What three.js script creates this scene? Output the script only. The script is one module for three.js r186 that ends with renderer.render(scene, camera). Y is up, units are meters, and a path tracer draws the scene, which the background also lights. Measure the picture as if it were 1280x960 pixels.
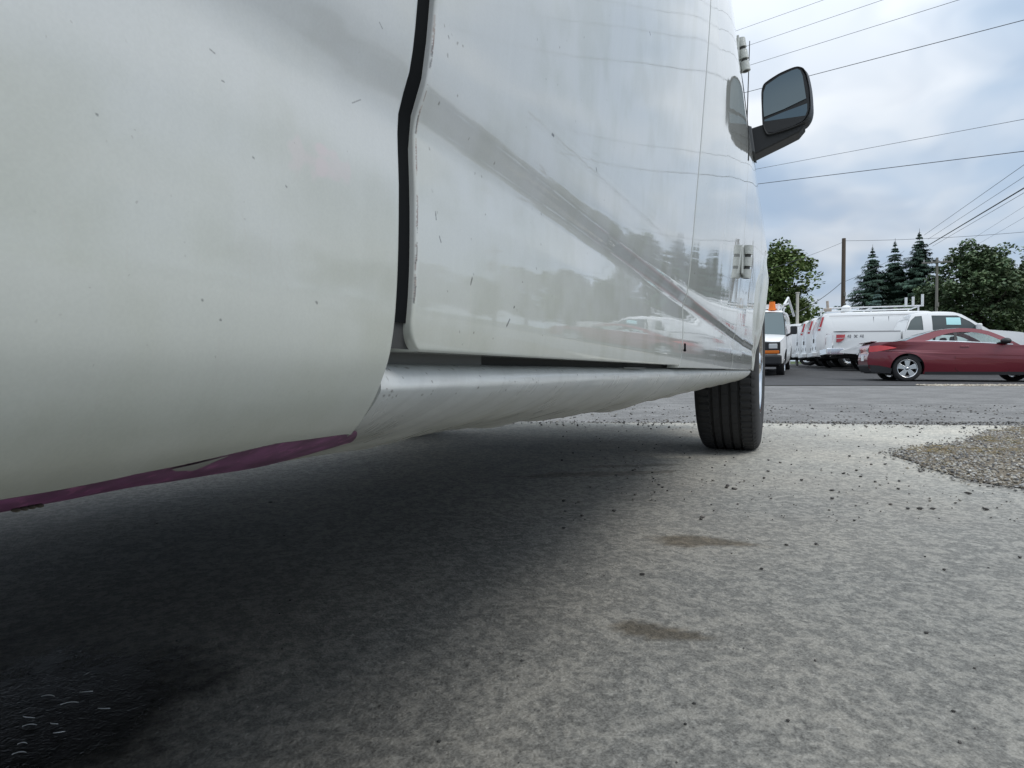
import * as THREE from 'three';
import { mergeGeometries, mergeVertices, toCreasedNormals } from 'three/addons/utils/BufferGeometryUtils.js';
import { RoundedBoxGeometry } from 'three/addons/geometries/RoundedBoxGeometry.js';

// ---------------------------------------------------------------- random numbers and noise
function rngOf(seed) { let a = seed >>> 0; return () => { a = (a + 0x6D2B79F5) >>> 0; let t = a; t = Math.imul(t ^ (t >>> 15), t | 1); t ^= t + Math.imul(t ^ (t >>> 7), t | 61); return ((t ^ (t >>> 14)) >>> 0) / 4294967296; }; }
const lerp = (a, b, t) => a + (b - a) * t, clamp = (x, a = 0, b = 1) => Math.min(b, Math.max(a, x));
const sstep = (a, b, x) => { const t = clamp((x - a) / (b - a)); return t * t * (3 - 2 * t); };
const LAT = 256, lattice = (() => { const r = rngOf(77), a = new Float32Array(LAT * LAT); for (let i = 0; i < a.length; i++) a[i] = r(); return a; })();
function vnoise(x, y, px = LAT, py = LAT, off = 0) {          // value noise, repeats after px, py cells
  let xi = Math.floor(x), yi = Math.floor(y), fx = x - xi, fy = y - yi;
  fx = fx * fx * (3 - 2 * fx); fy = fy * fy * (3 - 2 * fy);
  const x0 = ((xi % px) + px) % px, x1 = (x0 + 1) % px, y0 = ((yi % py) + py) % py, y1 = (y0 + 1) % py, o = off * 37;
  const L = (a, b) => lattice[((b + o) & 255) * LAT + ((a + o * 3) & 255)];
  return lerp(lerp(L(x0, y0), L(x1, y0), fx), lerp(L(x0, y1), L(x1, y1), fx), fy);
}
function fbm(x, y, oct, p = LAT, off = 0) { let s = 0, a = .5, t = 0; for (let k = 0; k < oct; k++) { s += a * vnoise(x, y, p, p, off + k); t += a; x *= 2; y *= 2; p = Math.min(LAT, p * 2); a *= .5; } return s / t; }
function pchip(pts) {                                          // smooth monotone curve through [x, y] points
  const n = pts.length, h = [], d = [], m = new Array(n).fill(0);
  for (let i = 0; i < n - 1; i++) { h[i] = pts[i + 1][0] - pts[i][0]; d[i] = (pts[i + 1][1] - pts[i][1]) / h[i]; }
  for (let i = 1; i < n - 1; i++) if (d[i - 1] * d[i] > 0) { const w1 = 2 * h[i] + h[i - 1], w2 = h[i] + 2 * h[i - 1]; m[i] = (w1 + w2) / (w1 / d[i - 1] + w2 / d[i]); }
  m[0] = d[0]; m[n - 1] = d[n - 2];
  return x => {
    if (x <= pts[0][0]) return pts[0][1] + m[0] * (x - pts[0][0]);
    if (x >= pts[n - 1][0]) return pts[n - 1][1] + m[n - 1] * (x - pts[n - 1][0]);
    let i = 0; while (x > pts[i + 1][0]) i++;
    const t = (x - pts[i][0]) / h[i], t2 = t * t, t3 = t2 * t;
    return (2 * t3 - 3 * t2 + 1) * pts[i][1] + (t3 - 2 * t2 + t) * h[i] * m[i] + (-2 * t3 + 3 * t2) * pts[i + 1][1] + (t3 - t2) * h[i] * m[i + 1];
  };
}

// ---------------------------------------------------------------- camera, sky, sun, exposure
const scene = new THREE.Scene();
const camera = new THREE.PerspectiveCamera(2 * Math.atan(480 / 800) * 180 / Math.PI, 4 / 3, 0.01, 900);
const EYE = .34, PITCH = -Math.atan(17 / 800);
camera.position.set(0, EYE, 0); camera.rotation.set(PITCH, 0, 0); camera.updateMatrixWorld(true);
const renderer = new THREE.WebGLRenderer({ antialias: true });
renderer.setSize(1024, 768); renderer.toneMapping = THREE.LinearToneMapping; renderer.toneMappingExposure = 1.0;
renderer.shadowMap.enabled = true;
{
  const W = 2048, H = 1024, data = new Float32Array(W * H * 4);
  for (let j = 0; j < H; j++) for (let i = 0; i < W; i++) {
    const el = ((j + .5) / H - .5) * Math.PI, az = ((i + .5) / W - .5) * 2 * Math.PI;
    const y = Math.sin(el), c = Math.cos(el), x = c * Math.cos(az), z = c * Math.sin(az), q = 4 * (j * W + i);
    const yy = Math.max(y, .0), s = 1.5 / (yy + .28), px = x * s + 40, pz = z * s + 40;
    const w1 = fbm(px * 1.3, pz * 1.3, 4, LAT, 3) - .5, a = fbm(px * 1.6 + w1 * 1.6, pz * 1.6 - w1 * 1.2, 6, LAT, 9), b = fbm(px * .8 + 7 + w1, pz * .8 + 3, 4, LAT, 5);
    const cloud = sstep(.38, .70, a * .62 + b * .38 + .05 * yy), dark = sstep(.42, .66, fbm(px * 2.3 + w1 * 2 + 31, pz * 2.3 + 11, 5, LAT, 13));
    const up = sstep(.02, .75, yy);
    const blue = [lerp(.44, .42, up), lerp(.57, .58, up), lerp(.74, .79, up)];
    const wht = lerp(.78, 1.9, sstep(.08, .95, yy));
    for (let k = 0; k < 3; k++) {
      let v = lerp(blue[k], wht * [.93, .975, 1.03][k], cloud * .82 + .1 + .25 * sstep(.35, .75, yy) * (1 - cloud));
      v *= 1 - [.19, .16, .12][k] * dark * (1 - .35 * up);
      v = lerp(v, [.50, .60, .71][k], .55 * sstep(.22, .0, yy));
      if (y < 0) v = [.30, .32, .33][k];
      data[q + k] = v;
    }
    data[q + 3] = 1;
  }
  const sky = new THREE.DataTexture(data, W, H, THREE.RGBAFormat, THREE.FloatType);
  sky.mapping = THREE.EquirectangularReflectionMapping; sky.magFilter = sky.minFilter = THREE.LinearFilter; sky.needsUpdate = true;
  scene.background = sky; scene.environment = sky; scene.backgroundIntensity = 1; scene.environmentIntensity = 1;
}
const sun = new THREE.DirectionalLight(new THREE.Color(1, .955, .89), 1.5);
sun.position.set(22, 40, 16); sun.castShadow = true; sun.shadow.radius = 50; sun.shadow.mapSize.set(2048, 2048);
Object.assign(sun.shadow.camera, { left: -40, right: 40, top: 40, bottom: -40, near: 1, far: 160 });
scene.add(sun, sun.target);

// ---------------------------------------------------------------- scene helpers
const taken = {};
function numbered(name) { const n = taken[name] = (taken[name] ?? -1) + 1; return n ? `${name}_${String(n).padStart(3, '0')}` : name; }
function tag(o, label, category, group, kind) { if (label) o.userData.label = label; if (category) o.userData.category = category; if (group) o.userData.group = group; if (kind) o.userData.kind = kind; return o; }
function thing(name, label, category, group) { const o = new THREE.Group(); o.name = numbered(name); scene.add(o); return tag(o, label, category, group); }
function mesh(name, geo, mat, parent = scene) { const o = new THREE.Mesh(geo, mat); o.name = parent === scene ? numbered(name) : name; o.castShadow = o.receiveShadow = true; parent.add(o); return o; }
function struct(name, geo, mat) { return tag(mesh(name, geo, mat), null, null, null, 'structure'); }
const at = (px, py, depth) => { const d = new THREE.Vector3((px - 640) / 800, (480 - py) / 800, -1).applyEuler(camera.rotation); return d.multiplyScalar(depth / -d.z).add(camera.position); };
function grid(nu, nv, fn, uvfn) {                              // indexed sheet; fn(i, j) -> [x, y, z]; normal is du x dv
  const p = [], uv = [], ix = [];
  for (let j = 0; j < nv; j++) for (let i = 0; i < nu; i++) { const q = fn(i, j); p.push(q[0], q[1], q[2]); const t = uvfn ? uvfn(i, j, q) : [i / (nu - 1), j / (nv - 1)]; uv.push(t[0], t[1]); }
  for (let j = 0; j < nv - 1; j++) for (let i = 0; i < nu - 1; i++) { const a = j * nu + i, b = a + 1, c = a + nu, d = c + 1; ix.push(a, b, d, a, d, c); }
  const g = new THREE.BufferGeometry(); g.setAttribute('position', new THREE.Float32BufferAttribute(p, 3)); g.setAttribute('uv', new THREE.Float32BufferAttribute(uv, 2)); g.setIndex(ix); g.computeVertexNormals(); return g;
}
const std = (c, r = .8, o = {}) => new THREE.MeshStandardMaterial({ color: Array.isArray(c) ? new THREE.Color().setRGB(...c) : new THREE.Color(c), roughness: r, side: THREE.DoubleSide, ...o });
const phys = (c, r = .5, o = {}) => new THREE.MeshPhysicalMaterial({ color: Array.isArray(c) ? new THREE.Color().setRGB(...c) : new THREE.Color(c), roughness: r, side: THREE.DoubleSide, ...o });
function dataTex(w, h, fn, srgb = false) {
  const d = new Uint8Array(w * h * 4);
  for (let j = 0; j < h; j++) for (let i = 0; i < w; i++) { const v = fn(i, j), q = 4 * (j * w + i); if (typeof v === 'number') { d[q] = d[q + 1] = d[q + 2] = clamp(v) * 255; } else { d[q] = clamp(v[0]) * 255; d[q + 1] = clamp(v[1]) * 255; d[q + 2] = clamp(v[2]) * 255; } d[q + 3] = 255; }
  const t = new THREE.DataTexture(d, w, h, THREE.RGBAFormat); t.magFilter = t.minFilter = THREE.LinearFilter; t.wrapS = t.wrapT = THREE.RepeatWrapping; if (srgb) t.colorSpace = THREE.SRGBColorSpace; t.needsUpdate = true; return t;
}
function rep(t, sx, sy, ox = 0, oy = 0) { const c = t.clone(); c.repeat.set(sx, sy); c.offset.set(ox, oy); c.needsUpdate = true; return c; }
const xf = (g, m) => g.applyMatrix4(m);
const put = (g, x, y, z) => g.translate(x, y, z);
const box = (sx, sy, sz, x = 0, y = 0, z = 0, r = .01) => { const g = new RoundedBoxGeometry(sx, sy, sz, 2, Math.min(r, sx / 2.01, sy / 2.01, sz / 2.01)); return g.translate(x, y, z); };
function merge(list) { return mergeGeometries(list.map(g => { const n = g.index ? g.toNonIndexed() : g.clone(); for (const k of Object.keys(n.attributes)) if (!['position', 'normal', 'uv'].includes(k)) n.deleteAttribute(k); if (!n.attributes.uv) n.setAttribute('uv', new THREE.BufferAttribute(new Float32Array(n.attributes.position.count * 2), 2)); return n; })); }
function bar(a, b, r, r2 = r, n = 8) { const A = new THREE.Vector3(...a), B = new THREE.Vector3(...b), d = B.clone().sub(A), g = new THREE.CylinderGeometry(r2, r, d.length(), n); g.applyQuaternion(new THREE.Quaternion().setFromUnitVectors(new THREE.Vector3(0, 1, 0), d.clone().normalize())); const m = A.add(B).multiplyScalar(.5); return g.translate(m.x, m.y, m.z); }

// ---------------------------------------------------------------- ground: profile, textures, sheets
const gProfile = pchip([[-400, -.05], [4.3, -.045], [6.5, -.02], [9, .01], [13, .035], [16, .06], [18, .1], [20, .2], [22, .32], [24, .38], [27, .43], [60, 1.2], [120, 1.6], [900, 1.8]]);
const gy = (x, z) => gProfile(-z);
const concreteTex = (() => {
  const N = 2048, T = 1.6;                                     // 1.6 m a side
  const h = new Float32Array(N * N);
  const col = dataTex(N, N, (i, j) => {
    const u = i / N, v = j / N;
    const wx = (fbm(u * 16, v * 16, 3, 16, 2) - .5) * 3, wy = (fbm(u * 16, v * 16, 3, 16, 6) - .5) * 3;
    const m1 = vnoise(u * 64 + wx, v * 64 + wy, 64, 64, 21), m2 = vnoise(u * 128 + wx * 2, v * 128 + wy * 2, 128, 128, 11), m3 = vnoise(u * 250, v * 250, 250, 250, 5);
    const big = fbm(u * 5, v * 5, 3, 5, 31), g1 = vnoise(u * 512 + 3, v * 512, 512, 512, 14), g2 = vnoise(u * 1024, v * 1024, 1024, 1024, 4), g3 = lattice[((j * 7) & 255) * LAT + ((i * 3 + (j >> 8) * 31) & 255)];
    const broom = vnoise((u + v * .55) * 420, v * 14, 420, 14, 8), pore = sstep(.88, .94, m3), fleck = sstep(.90, .96, vnoise(u * 200 + 9, v * 300, 200, 300, 29));
    const light = sstep(.34, .72, m1 * .16 + m2 * .42 + m3 * .42);
    let a = .205 + .10 * light + .03 * (m3 - .5) + .05 * (big - .5) + .085 * (g1 - .5) + .105 * (g2 - .5) + .09 * (g3 - .5) + .018 * (broom - .5) - .05 * pore + .10 * fleck;
    h[j * N + i] = .5 + .22 * (m2 - .5) + .10 * (broom - .5) + .25 * (g1 - .5) + .25 * (g2 - .5) - .2 * pore;
    a = clamp(a, .05, .7);
    const s = x => x <= .0031308 ? 12.92 * x : 1.055 * Math.pow(x, 1 / 2.4) - .055;
    const warm = (big - .5) * .05 + light * .02;
    return [s(a * (1.0 + warm)), s(a * .985), s(a * (.915 - warm))];
  }, true);
  const bump = dataTex(N, N, (i, j) => h[j * N + i]);
  return { col, bump, T };
})();
const asphaltTex = (() => {
  const N = 1024, r = rngOf(5), st = new Float32Array(N * N).fill(.5);
  for (let k = 0; k < 9000; k++) { const cx = r() * N, cy = r() * N, R = 2 + r() * 5, v = .15 + r() * .8; for (let y = -R | 0; y <= R; y++) for (let x = -R | 0; x <= R; x++) if (x * x + y * y < R * R) st[(((cy + y) & (N - 1)) * N) + ((cx + x) & (N - 1))] = v; }
  const bump = dataTex(N, N, (i, j) => st[j * N + i]);
  const col = dataTex(N, N, (i, j) => { const u = i / N, v = j / N, b = fbm(u * 6, v * 6, 5, 6, 3); return clamp(.62 + .38 * (st[j * N + i] - .5) + .22 * (b - .5)); }, true);
  return { col, bump };
})();

function groundSheet(x0, x1, zs, lift, edge = 0, tile = 2, nx = 60, seed = 1) {   // sheet between x0..x1 that follows the profile; zs = list of z rows; first and last rows wander by edge
  const nj = zs.length;
  return grid(nx, nj, (i, j) => {
    const x = lerp(x0, x1, i / (nx - 1)); let z = zs[j];
    if (j === 0) z += edge * (fbm(x * .9 + 50, seed * 9, 5, LAT, seed) - .5) * 2;
    if (j === nj - 1) z -= edge * (fbm(x * .9 + 90, seed * 5, 5, LAT, seed + 3) - .5) * 2;
    return [x, gy(x, z) + lift, z];
  }, (i, j, p) => [p[0] / tile, -p[2] / tile]);
}
const span = (a, b, n) => Array.from({ length: n }, (_, k) => lerp(a, b, k / (n - 1)));
{
  // grassy earth under everything
  const far = [150, 40, 10, 0, -4, -6, -8, -10, -12, -14, -16, -18, -19, -20, -21, -22, -23, -24, -26, -28, -32, -40, -50, -60, -80, -120, -250, -600];
  const earth = dataTex(256, 256, (i, j) => { const n = fbm(i / 256 * 16, j / 256 * 16, 5, 16, 3), m = fbm(i / 256 * 4, j / 256 * 4, 3, 4, 9); return [.33 + .3 * (n - .5), .36 + .3 * (n - .5) + .05 * m, .24 + .2 * (n - .5)]; }, true);
  struct('ground', grid(60, far.length, (i, j) => { const x = lerp(-1, 1, i / 59); const X = Math.sign(x) * (Math.abs(x) * 40 + 360 * Math.pow(Math.abs(x), 4)); return [X, gy(X, far[j]) - .006, far[j]]; }, (i, j, p) => [p[0] / 4, -p[2] / 4]), std([1, 1, 1], 1, { map: earth }));
  // road across the picture and the dark lot beyond it
  const road = std([.50, .495, .48], .95, { map: rep(asphaltTex.col, 1, 1), bumpMap: asphaltTex.bump, bumpScale: .004 });
  struct('road', groundSheet(-60, 70, [-4.0, -4.6, -5.5, -6.5, -7.5, -8.5, -9.5, -10.5, -11.5, -12.6], .004, .12, 1.1, 240, 2), road);
  const lot = std([.12, .121, .126], .88, { map: rep(asphaltTex.col, 1, 1), bumpMap: asphaltTex.bump, bumpScale: .004 });
  struct('parking_lot', groundSheet(-60, 70, [-12.9, -13.6, -14.5, -15.5, -16.5, -17.5, -18.5, -19, -19.5, -20, -20.5, -21, -21.5, -22, -22.5, -23, -23.5, -24, -25, -26, -28, -31, -35, -40], .006, .1, 1.3, 200, 4), lot);
}
// concrete apron: a slab with stains of its own
const apronEdge = x => -4.15 + .10 * (x - 1) * (x > 1 ? 1 : .4) - .12 * (fbm(x * 1.1 + 20, 3.3, 4, LAT, 2) - .5);
{
  const xs = [], zs = [];
  for (let x = -9; x < -1.6; x += .12) xs.push(x); for (let x = -1.6; x < 2.6; x += .0125) xs.push(x); for (let x = 2.6; x < 9; x += .12) xs.push(x);
  for (let k = 0; k < 330; k++) zs.push(.35 - 4.55 * Math.pow(k / 329, 1.25)); // rows, closer together near the camera
  const z2 = [5, 4, 3, 2, 1.2, .7, ...zs], nx = xs.length, nz = z2.length;
  const zmap = (x, z) => z < -1.5 ? lerp(z, apronEdge(x) * (z / -4.2), sstep(-1.5, -4.2, z)) : z;
  const g = grid(nx, nz, (i, j) => { const x = xs[i], z = zmap(x, z2[j]); return [x, 0.0012 * (fbm(x * 3 + 9, z * 3 + 9, 3, LAT, 7) - .5), z]; }, (i, j, p) => [p[0] / concreteTex.T, -p[2] / concreteTex.T]);
  const P = g.attributes.position, C = new Float32Array(P.count * 3);
  const stain = (x, z, cx, cz, rx, rz, rot, n) => { const dx = x - cx, dz = z - cz, c = Math.cos(rot), s = Math.sin(rot), a = (dx * c + dz * s) / rx, b = (-dx * s + dz * c) / (rz * (1 - .45 * a)); return 1 - sstep(.8, 1.08, Math.hypot(a, b) + n * .6); };
  const s1 = at(885, 678, 1), S1 = (px, py) => { const d = at(px, py, 1).sub(camera.position); return [d.x / -d.y * EYE, d.z / -d.y * EYE]; };
  const A = S1(885, 678), B = S1(818, 789), Dm = S1(800, 582), E = S1(760, 592), Fm = S1(845, 571);
  for (let k = 0; k < P.count; k++) {
    const x = P.getX(k), z = P.getZ(k), n = (fbm(x * 22 + 60, z * 22 + 60, 4, LAT, 15) - .5) * 1.5, n2 = fbm(x * 2.1 + 30, z * 2.1 + 30, 4, LAT, 19), n3 = fbm(x * .7 + 80, z * .7 + 60, 3, LAT, 23);
    let t = [1, 1, 1]; const mul = (c, w) => { for (let q = 0; q < 3; q++) t[q] *= lerp(1, c[q], w); };
    mul([1.16, 1.16, 1.15], sstep(.45, .65, n3)); mul([.82, .82, .83], sstep(.55, .75, n2) * .6);
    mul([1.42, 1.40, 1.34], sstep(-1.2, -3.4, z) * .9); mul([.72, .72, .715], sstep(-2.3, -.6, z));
    mul([.42, .355, .27], .82 * stain(x, z, A[0], A[1], .115, .040, .22, n)); mul([.42, .355, .27], .82 * stain(x, z, B[0], B[1], .080, .022, .3, n));
    mul([.45, .40, .36], .55 * stain(x, z, E[0], E[1], .30, .05, -.2, n)); mul([.5, .47, .44], .6 * stain(x, z, Dm[0], Dm[1], .2, .035, -.2, n)); mul([1.5, 1.48, 1.42], .5 * stain(x, z, Fm[0], Fm[1], .12, .022, -.2, n * .6));
    const oil = Math.hypot((x + .60) / .34, (z + .47) / .34); mul([.34, .325, .31], .85 * (1 - sstep(.35, 1.2, oil + n * .25))); mul([.66, .64, .62], .4 * (1 - sstep(.7, 2.0, oil + n * .35)));
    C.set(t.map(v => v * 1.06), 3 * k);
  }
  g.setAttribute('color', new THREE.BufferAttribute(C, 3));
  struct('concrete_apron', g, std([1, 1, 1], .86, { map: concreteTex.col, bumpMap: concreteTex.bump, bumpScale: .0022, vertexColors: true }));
  // its broken front edge
  struct('concrete_edge', grid(nx, 2, (i, j) => { const x = xs[i]; return [x, j ? -.08 : -.0005, zmap(x, -4.2) - .001 - (j ? .01 : 0)]; }), std([.3, .3, .29], .9));
}
// ================================================================ the white van beside the camera
// local axes of its builder: F metres forward along the van, H metres up, D metres inward from the plane of the lens
const VTH = -23.6 * Math.PI / 180, VO = [-1.1, .9];
const van = thing('white_cargo_van', 'large white cargo van close beside the camera, purple paint showing along its chipped lower edge', 'van');
van.rotation.y = VTH; van.position.set(VO[0] * Math.cos(VTH) + -VO[1] * Math.sin(VTH), 0, -VO[0] * Math.sin(VTH) - VO[1] * Math.cos(VTH));
const V = (F, H, D) => [-D - VO[0], H, -F + VO[1]];
const PROF = pchip([[.300, .168], [.309, .1475], [.316, .130], [.325, .1145], [.335, .1055], [.345, .1010], [.358, .0990], [.375, .0981], [.390, .0979], [.400, .0982], [.4065, .0983], [.4105, .0978], [.4155, .0961], [.4205, .0943], [.4270, .0931], [.440, .0916], [.457, .0900], [.50, .0865], [.60, .0790], [.73, .0712], [.83, .0690], [.95, .0800], [1.06, .0970], [1.17, .1130], [1.4, .150], [1.7, .21], [1.9, .265], [1.98, .31], [2.03, .37], [2.05, .45]]);
const arch = { F: 2.95, H: .375, R: .455 };
function DD(H, F) {
  let d = PROF(H) + (F > .15 ? .016 * (Math.min(F, 1.85) - .15) : 0);
  if (F > 1.85) d += .004 * (F - 1.85);
  if (F > 2.3) { const t = Math.hypot(F - arch.F, H - arch.H) - arch.R; d -= .019 * Math.exp(-Math.pow(Math.max(t, 0) / .03, 2)) * sstep(.34, .58, H) * (1 - .8 * sstep(.66, .78, H)); }
  if (F > 2.9) d += .07 * sstep(2.9, 3.25, F); if (F > 3.3) d += .30 * Math.pow((F - 3.3) / .5, 2);
  if (F < -1.9) d += .25 * Math.pow((-1.9 - F) / .3, 2);
  return d;
}
const VX = { eye: camera.position.clone() };                    // where the sight line through a picture point meets the flank: [F, H]
function flank(px, py) {
  const d = at(px, py, 1).sub(camera.position).applyAxisAngle(new THREE.Vector3(0, 1, 0), -VTH); let D = .1, F = 0, H = 0;
  for (let k = 0; k < 30; k++) { const t = D / -d.x; F = -d.z * t; H = EYE + d.y * t; D = lerp(D, DD(clamp(H, .3, 2), F), .6); }
  return [F, H];
}
// paint -------------------------------------------------------------
class Marks {                                                    // colour of the paint over a rectangle of the flank: dust, chips, scratches, scuffs
  constructor(w, h, u0, v0, du, dv, base) { Object.assign(this, { w, h, u0, v0, du, dv }); this.a = new Float32Array(w * h * 3); for (let j = 0; j < h; j++) for (let i = 0; i < w; i++) { const c = base(u0 + du * i / w, v0 + dv * j / h, i / w, j / h); this.a.set(c, 3 * (j * w + i)); } }
  stroke(pts, r, c, alpha, soft = .6, rough = .5) {
    for (let k = 0; k < pts.length - 1; k++) {
      const [ax, ay] = pts[k], [bx, by] = pts[k + 1], m = r * 2 + 1e-6;
      const i0 = Math.floor((Math.min(ax, bx) - m - this.u0) / this.du * this.w), i1 = Math.ceil((Math.max(ax, bx) + m - this.u0) / this.du * this.w), j0 = Math.floor((Math.min(ay, by) - m - this.v0) / this.dv * this.h), j1 = Math.ceil((Math.max(ay, by) + m - this.v0) / this.dv * this.h);
      for (let j = Math.max(0, j0); j < Math.min(this.h, j1); j++) for (let i = Math.max(0, i0); i < Math.min(this.w, i1); i++) {
        const x = this.u0 + this.du * i / this.w, y = this.v0 + this.dv * j / this.h, t = clamp(((x - ax) * (bx - ax) + (y - ay) * (by - ay)) / ((bx - ax) ** 2 + (by - ay) ** 2 + 1e-12));
        const d = Math.hypot(x - ax - t * (bx - ax), y - ay - t * (by - ay)) / r + rough * (vnoise(x / r * 1.7 + 900, y / r * 1.7 + 900, LAT, LAT, 3) - .5);
        const w = alpha * (1 - sstep(1 - soft, 1, d)); if (w > 0) for (let q = 0; q < 3; q++) { const p = 3 * (j * this.w + i) + q; this.a[p] = lerp(this.a[p], c[q], w); }
      }
    }
    return this;
  }
  tex() { const s = x => x <= .0031308 ? 12.92 * x : 1.055 * Math.pow(x, 1 / 2.4) - .055; const t = dataTex(this.w, this.h, (i, j) => { const p = 3 * (j * this.w + i); return [s(clamp(this.a[p])), s(clamp(this.a[p + 1])), s(clamp(this.a[p + 2]))]; }, true); t.wrapS = t.wrapT = THREE.ClampToEdgeWrapping; t.repeat.set(1 / this.du, 1 / this.dv); t.offset.set(-this.u0 / this.du, -this.v0 / this.dv); return t; }
}
const WHITE = [.59, .61, .612];
function dust(u, v, k) {                                          // dusty white paint: dirt film, fine specks, run-off streaks
  const f = fbm(u * 40 + 50, v * 40 + 50, 4, LAT, k), st = fbm(u * 260 + 20, v * 9 + 20, 3, LAT, k + 5), g = vnoise(u * 2600, v * 2600, LAT, LAT, k + 2), low = sstep(.42, .32, v);
  let a = 1 - .10 * sstep(.35, .8, f) - .035 * (st - .5) - .045 * (g - .5) - .05 * low;
  
  return [WHITE[0] * a, WHITE[1] * a * 1.0, WHITE[2] * a * (1 - .04 * sstep(.3, .8, f) - .09 * low)];
}
const rv = rngOf(42);
const mQ = new Marks(1152, 1152, -.01, .295, .19, .19, (u, v) => dust(u, v, 1));
{
  const P = (x, y) => flank(x, y), dark = [.10, .10, .10];
  mQ.stroke([P(378, 196), P(402, 204), P(428, 220)], .0042, [.66, .56, .58], .32, .5, 1.2);
  for (const [a, b, c, d, w] of [[262, 62, 268, 67, .00022], [277, 101, 280, 103, .0002], [440, 129, 450, 125, .0002], [474, 28, 478, 36, .0002], [120, 143, 121, 144, .0003], [316, 197, 317, 198, .0003], [357, 233, 358, 234, .0003], [252, 375, 253, 376, .0003], [275, 400, 276, 401, .0003], [395, 378, 396, 379, .0004]]) mQ.stroke([P(a, b), P(c, d)], w * 1.0, dark, .6);
  for (let k = 0; k < 26; k++) { const p = P(40 + rv() * 440, 20 + rv() * 520); mQ.stroke([p, [p[0] + .0004 * (rv() - .5), p[1] + .0003 * rv()]], .00009 + .00012 * rv(), [.3, .29, .27], .2 + .4 * rv()); }
  for (let k = 0; k < 18; k++) { const p = P(60 + rv() * 420, 200 + rv() * 330); mQ.stroke([p, [p[0] + .006 * (rv() - .3), p[1] - .012 * rv()]], .00022, [.55, .54, .5], .25); }
}
const mD = new Marks(2048, 1024, .145, .335, .58, .29, (u, v) => dust(u, v, 4));
{
  const P = (x, y) => flank(x, y), dark = [.07, .07, .07];
  for (const [a, b, c, d, w] of [[544, 265, 545, 275, .0003], [549, 296, 551, 303, .0003], [588, 356, 590, 348, .0005], [633, 408, 637, 400, .0006], [690, 168, 692, 170, .0008], [642, 385, 643, 384, .0005], [812, 40, 813, 44, .0008], [745, 210, 746, 214, .0006], [560, 45, 561, 48, .0003]]) mD.stroke([P(a, b), P(c, d)], w, dark, .75);
  for (let k = 0; k < 60; k++) { const p = P(530 + rv() * 300, 20 + rv() * 420); mD.stroke([p, [p[0] + .001 * (rv() - .5), p[1] + .0006 * rv()]], .0002 + .0004 * rv(), [.2, .19, .17], .25 + .5 * rv()); }
  for (let k = 0; k < 26; k++) { const h = .352 + .085 * rv(); mD.stroke([[.1568 + .0005 * rv(), h], [.1568 + .0005 * rv(), h + .002 + .006 * rv()]], .00012 + .00014 * rv(), [[.22, .15, .13], [.08, .08, .08], [.4, .34, .3]][k % 3], .7, .5, 1.5); }
  for (let k = 0; k < 10; k++) { const f = .17 + .5 * rv(); mD.stroke([[f, .37 + .02 * rv()], [f + .003, .348]], .0006, [.62, .6, .55], .2); }
}
const mR = new Marks(2048, 512, .14, 0, .8, .2, (u, v) => {          // rocker: v is the distance along its curve, streaked by scrapes
  const k = fbm(u * 150 + v * 110 + 40, u * 6 + v * 14 + 20, 4, LAT, 7), f = fbm(u * 30 + 90, v * 40 + 10, 4, LAT, 3), g = vnoise(u * 1500, v * 1500, LAT, LAT, 2), low = sstep(.02, .09, v);
  const a = 1 - .18 * sstep(.48, .74, k) * (.3 + .7 * low) - .12 * sstep(.4, .8, f) * low - .05 * (g - .5) - .10 * low;
  return [WHITE[0] * a, WHITE[1] * a * (1 - .015 * low), WHITE[2] * a * (1 - .09 * low - .05 * sstep(.4, .8, f) * low)];
});
for (let k = 0; k < 150; k++) { const u = .152 + .45 * Math.pow(rv(), 1.8), v = .012 + .03 * rv(); mR.stroke([[u, v], [u + .0003, v + .0002]], .00025 + .0005 * rv(), [.14, .13, .12], .4 + .5 * rv()); }
for (let k = 0; k < 40; k++) { const u = .16 + .6 * rv(), v = .05 + .05 * rv(); mR.stroke([[u, v], [u - .02 - .02 * rv(), v + .03]], .0006 + .0009 * rv(), [.5, .46, .38], .3); }
const dustTile = dataTex(1024, 1024, (i, j) => { const u = i / 1024, v = j / 1024, f = fbm(u * 8, v * 8, 5, 8, 2), g = vnoise(u * 512, v * 512, 512, 512, 3), sp = sstep(.96, .99, vnoise(u * 180, v * 180, 180, 180, 4)); return [.99 - .09 * f - .02 * (g - .5) - .25 * sp, .99 - .09 * f - .02 * (g - .5) - .25 * sp, .98 - .11 * f - .02 * (g - .5) - .25 * sp]; }, true);
const roughTile = (lo, hi, s) => { const t = dataTex(512, 512, (i, j) => { const u = i / 512, v = j / 512; return lerp(lo, hi, sstep(.3, .75, fbm(u * 8, v * 8, 5, 8, 6)) * .75 + .25 * fbm(u * 64, v * 8, 2, 64, 2)); }); t.repeat.set(s, s); return t; };
const peel = dataTex(512, 512, (i, j) => { const u = i / 512, v = j / 512; return .7 * fbm(u * 10, v * 10, 3, 10, 3) + .3 * vnoise(u * 48, v * 48, 48, 48, 5); }); peel.repeat.set(4, 4);
const wave = dataTex(256, 256, (i, j) => fbm(i / 256 * 6, j / 256 * 6, 2, 6, 8)); wave.repeat.set(2.2, 2.2);
const paint = (map, lo, hi, bump, bs, o = {}) => phys([1, 1, 1], 1, { map, roughnessMap: roughTile(lo, hi, 6), bumpMap: bump, bumpScale: bs, ...o });
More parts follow.
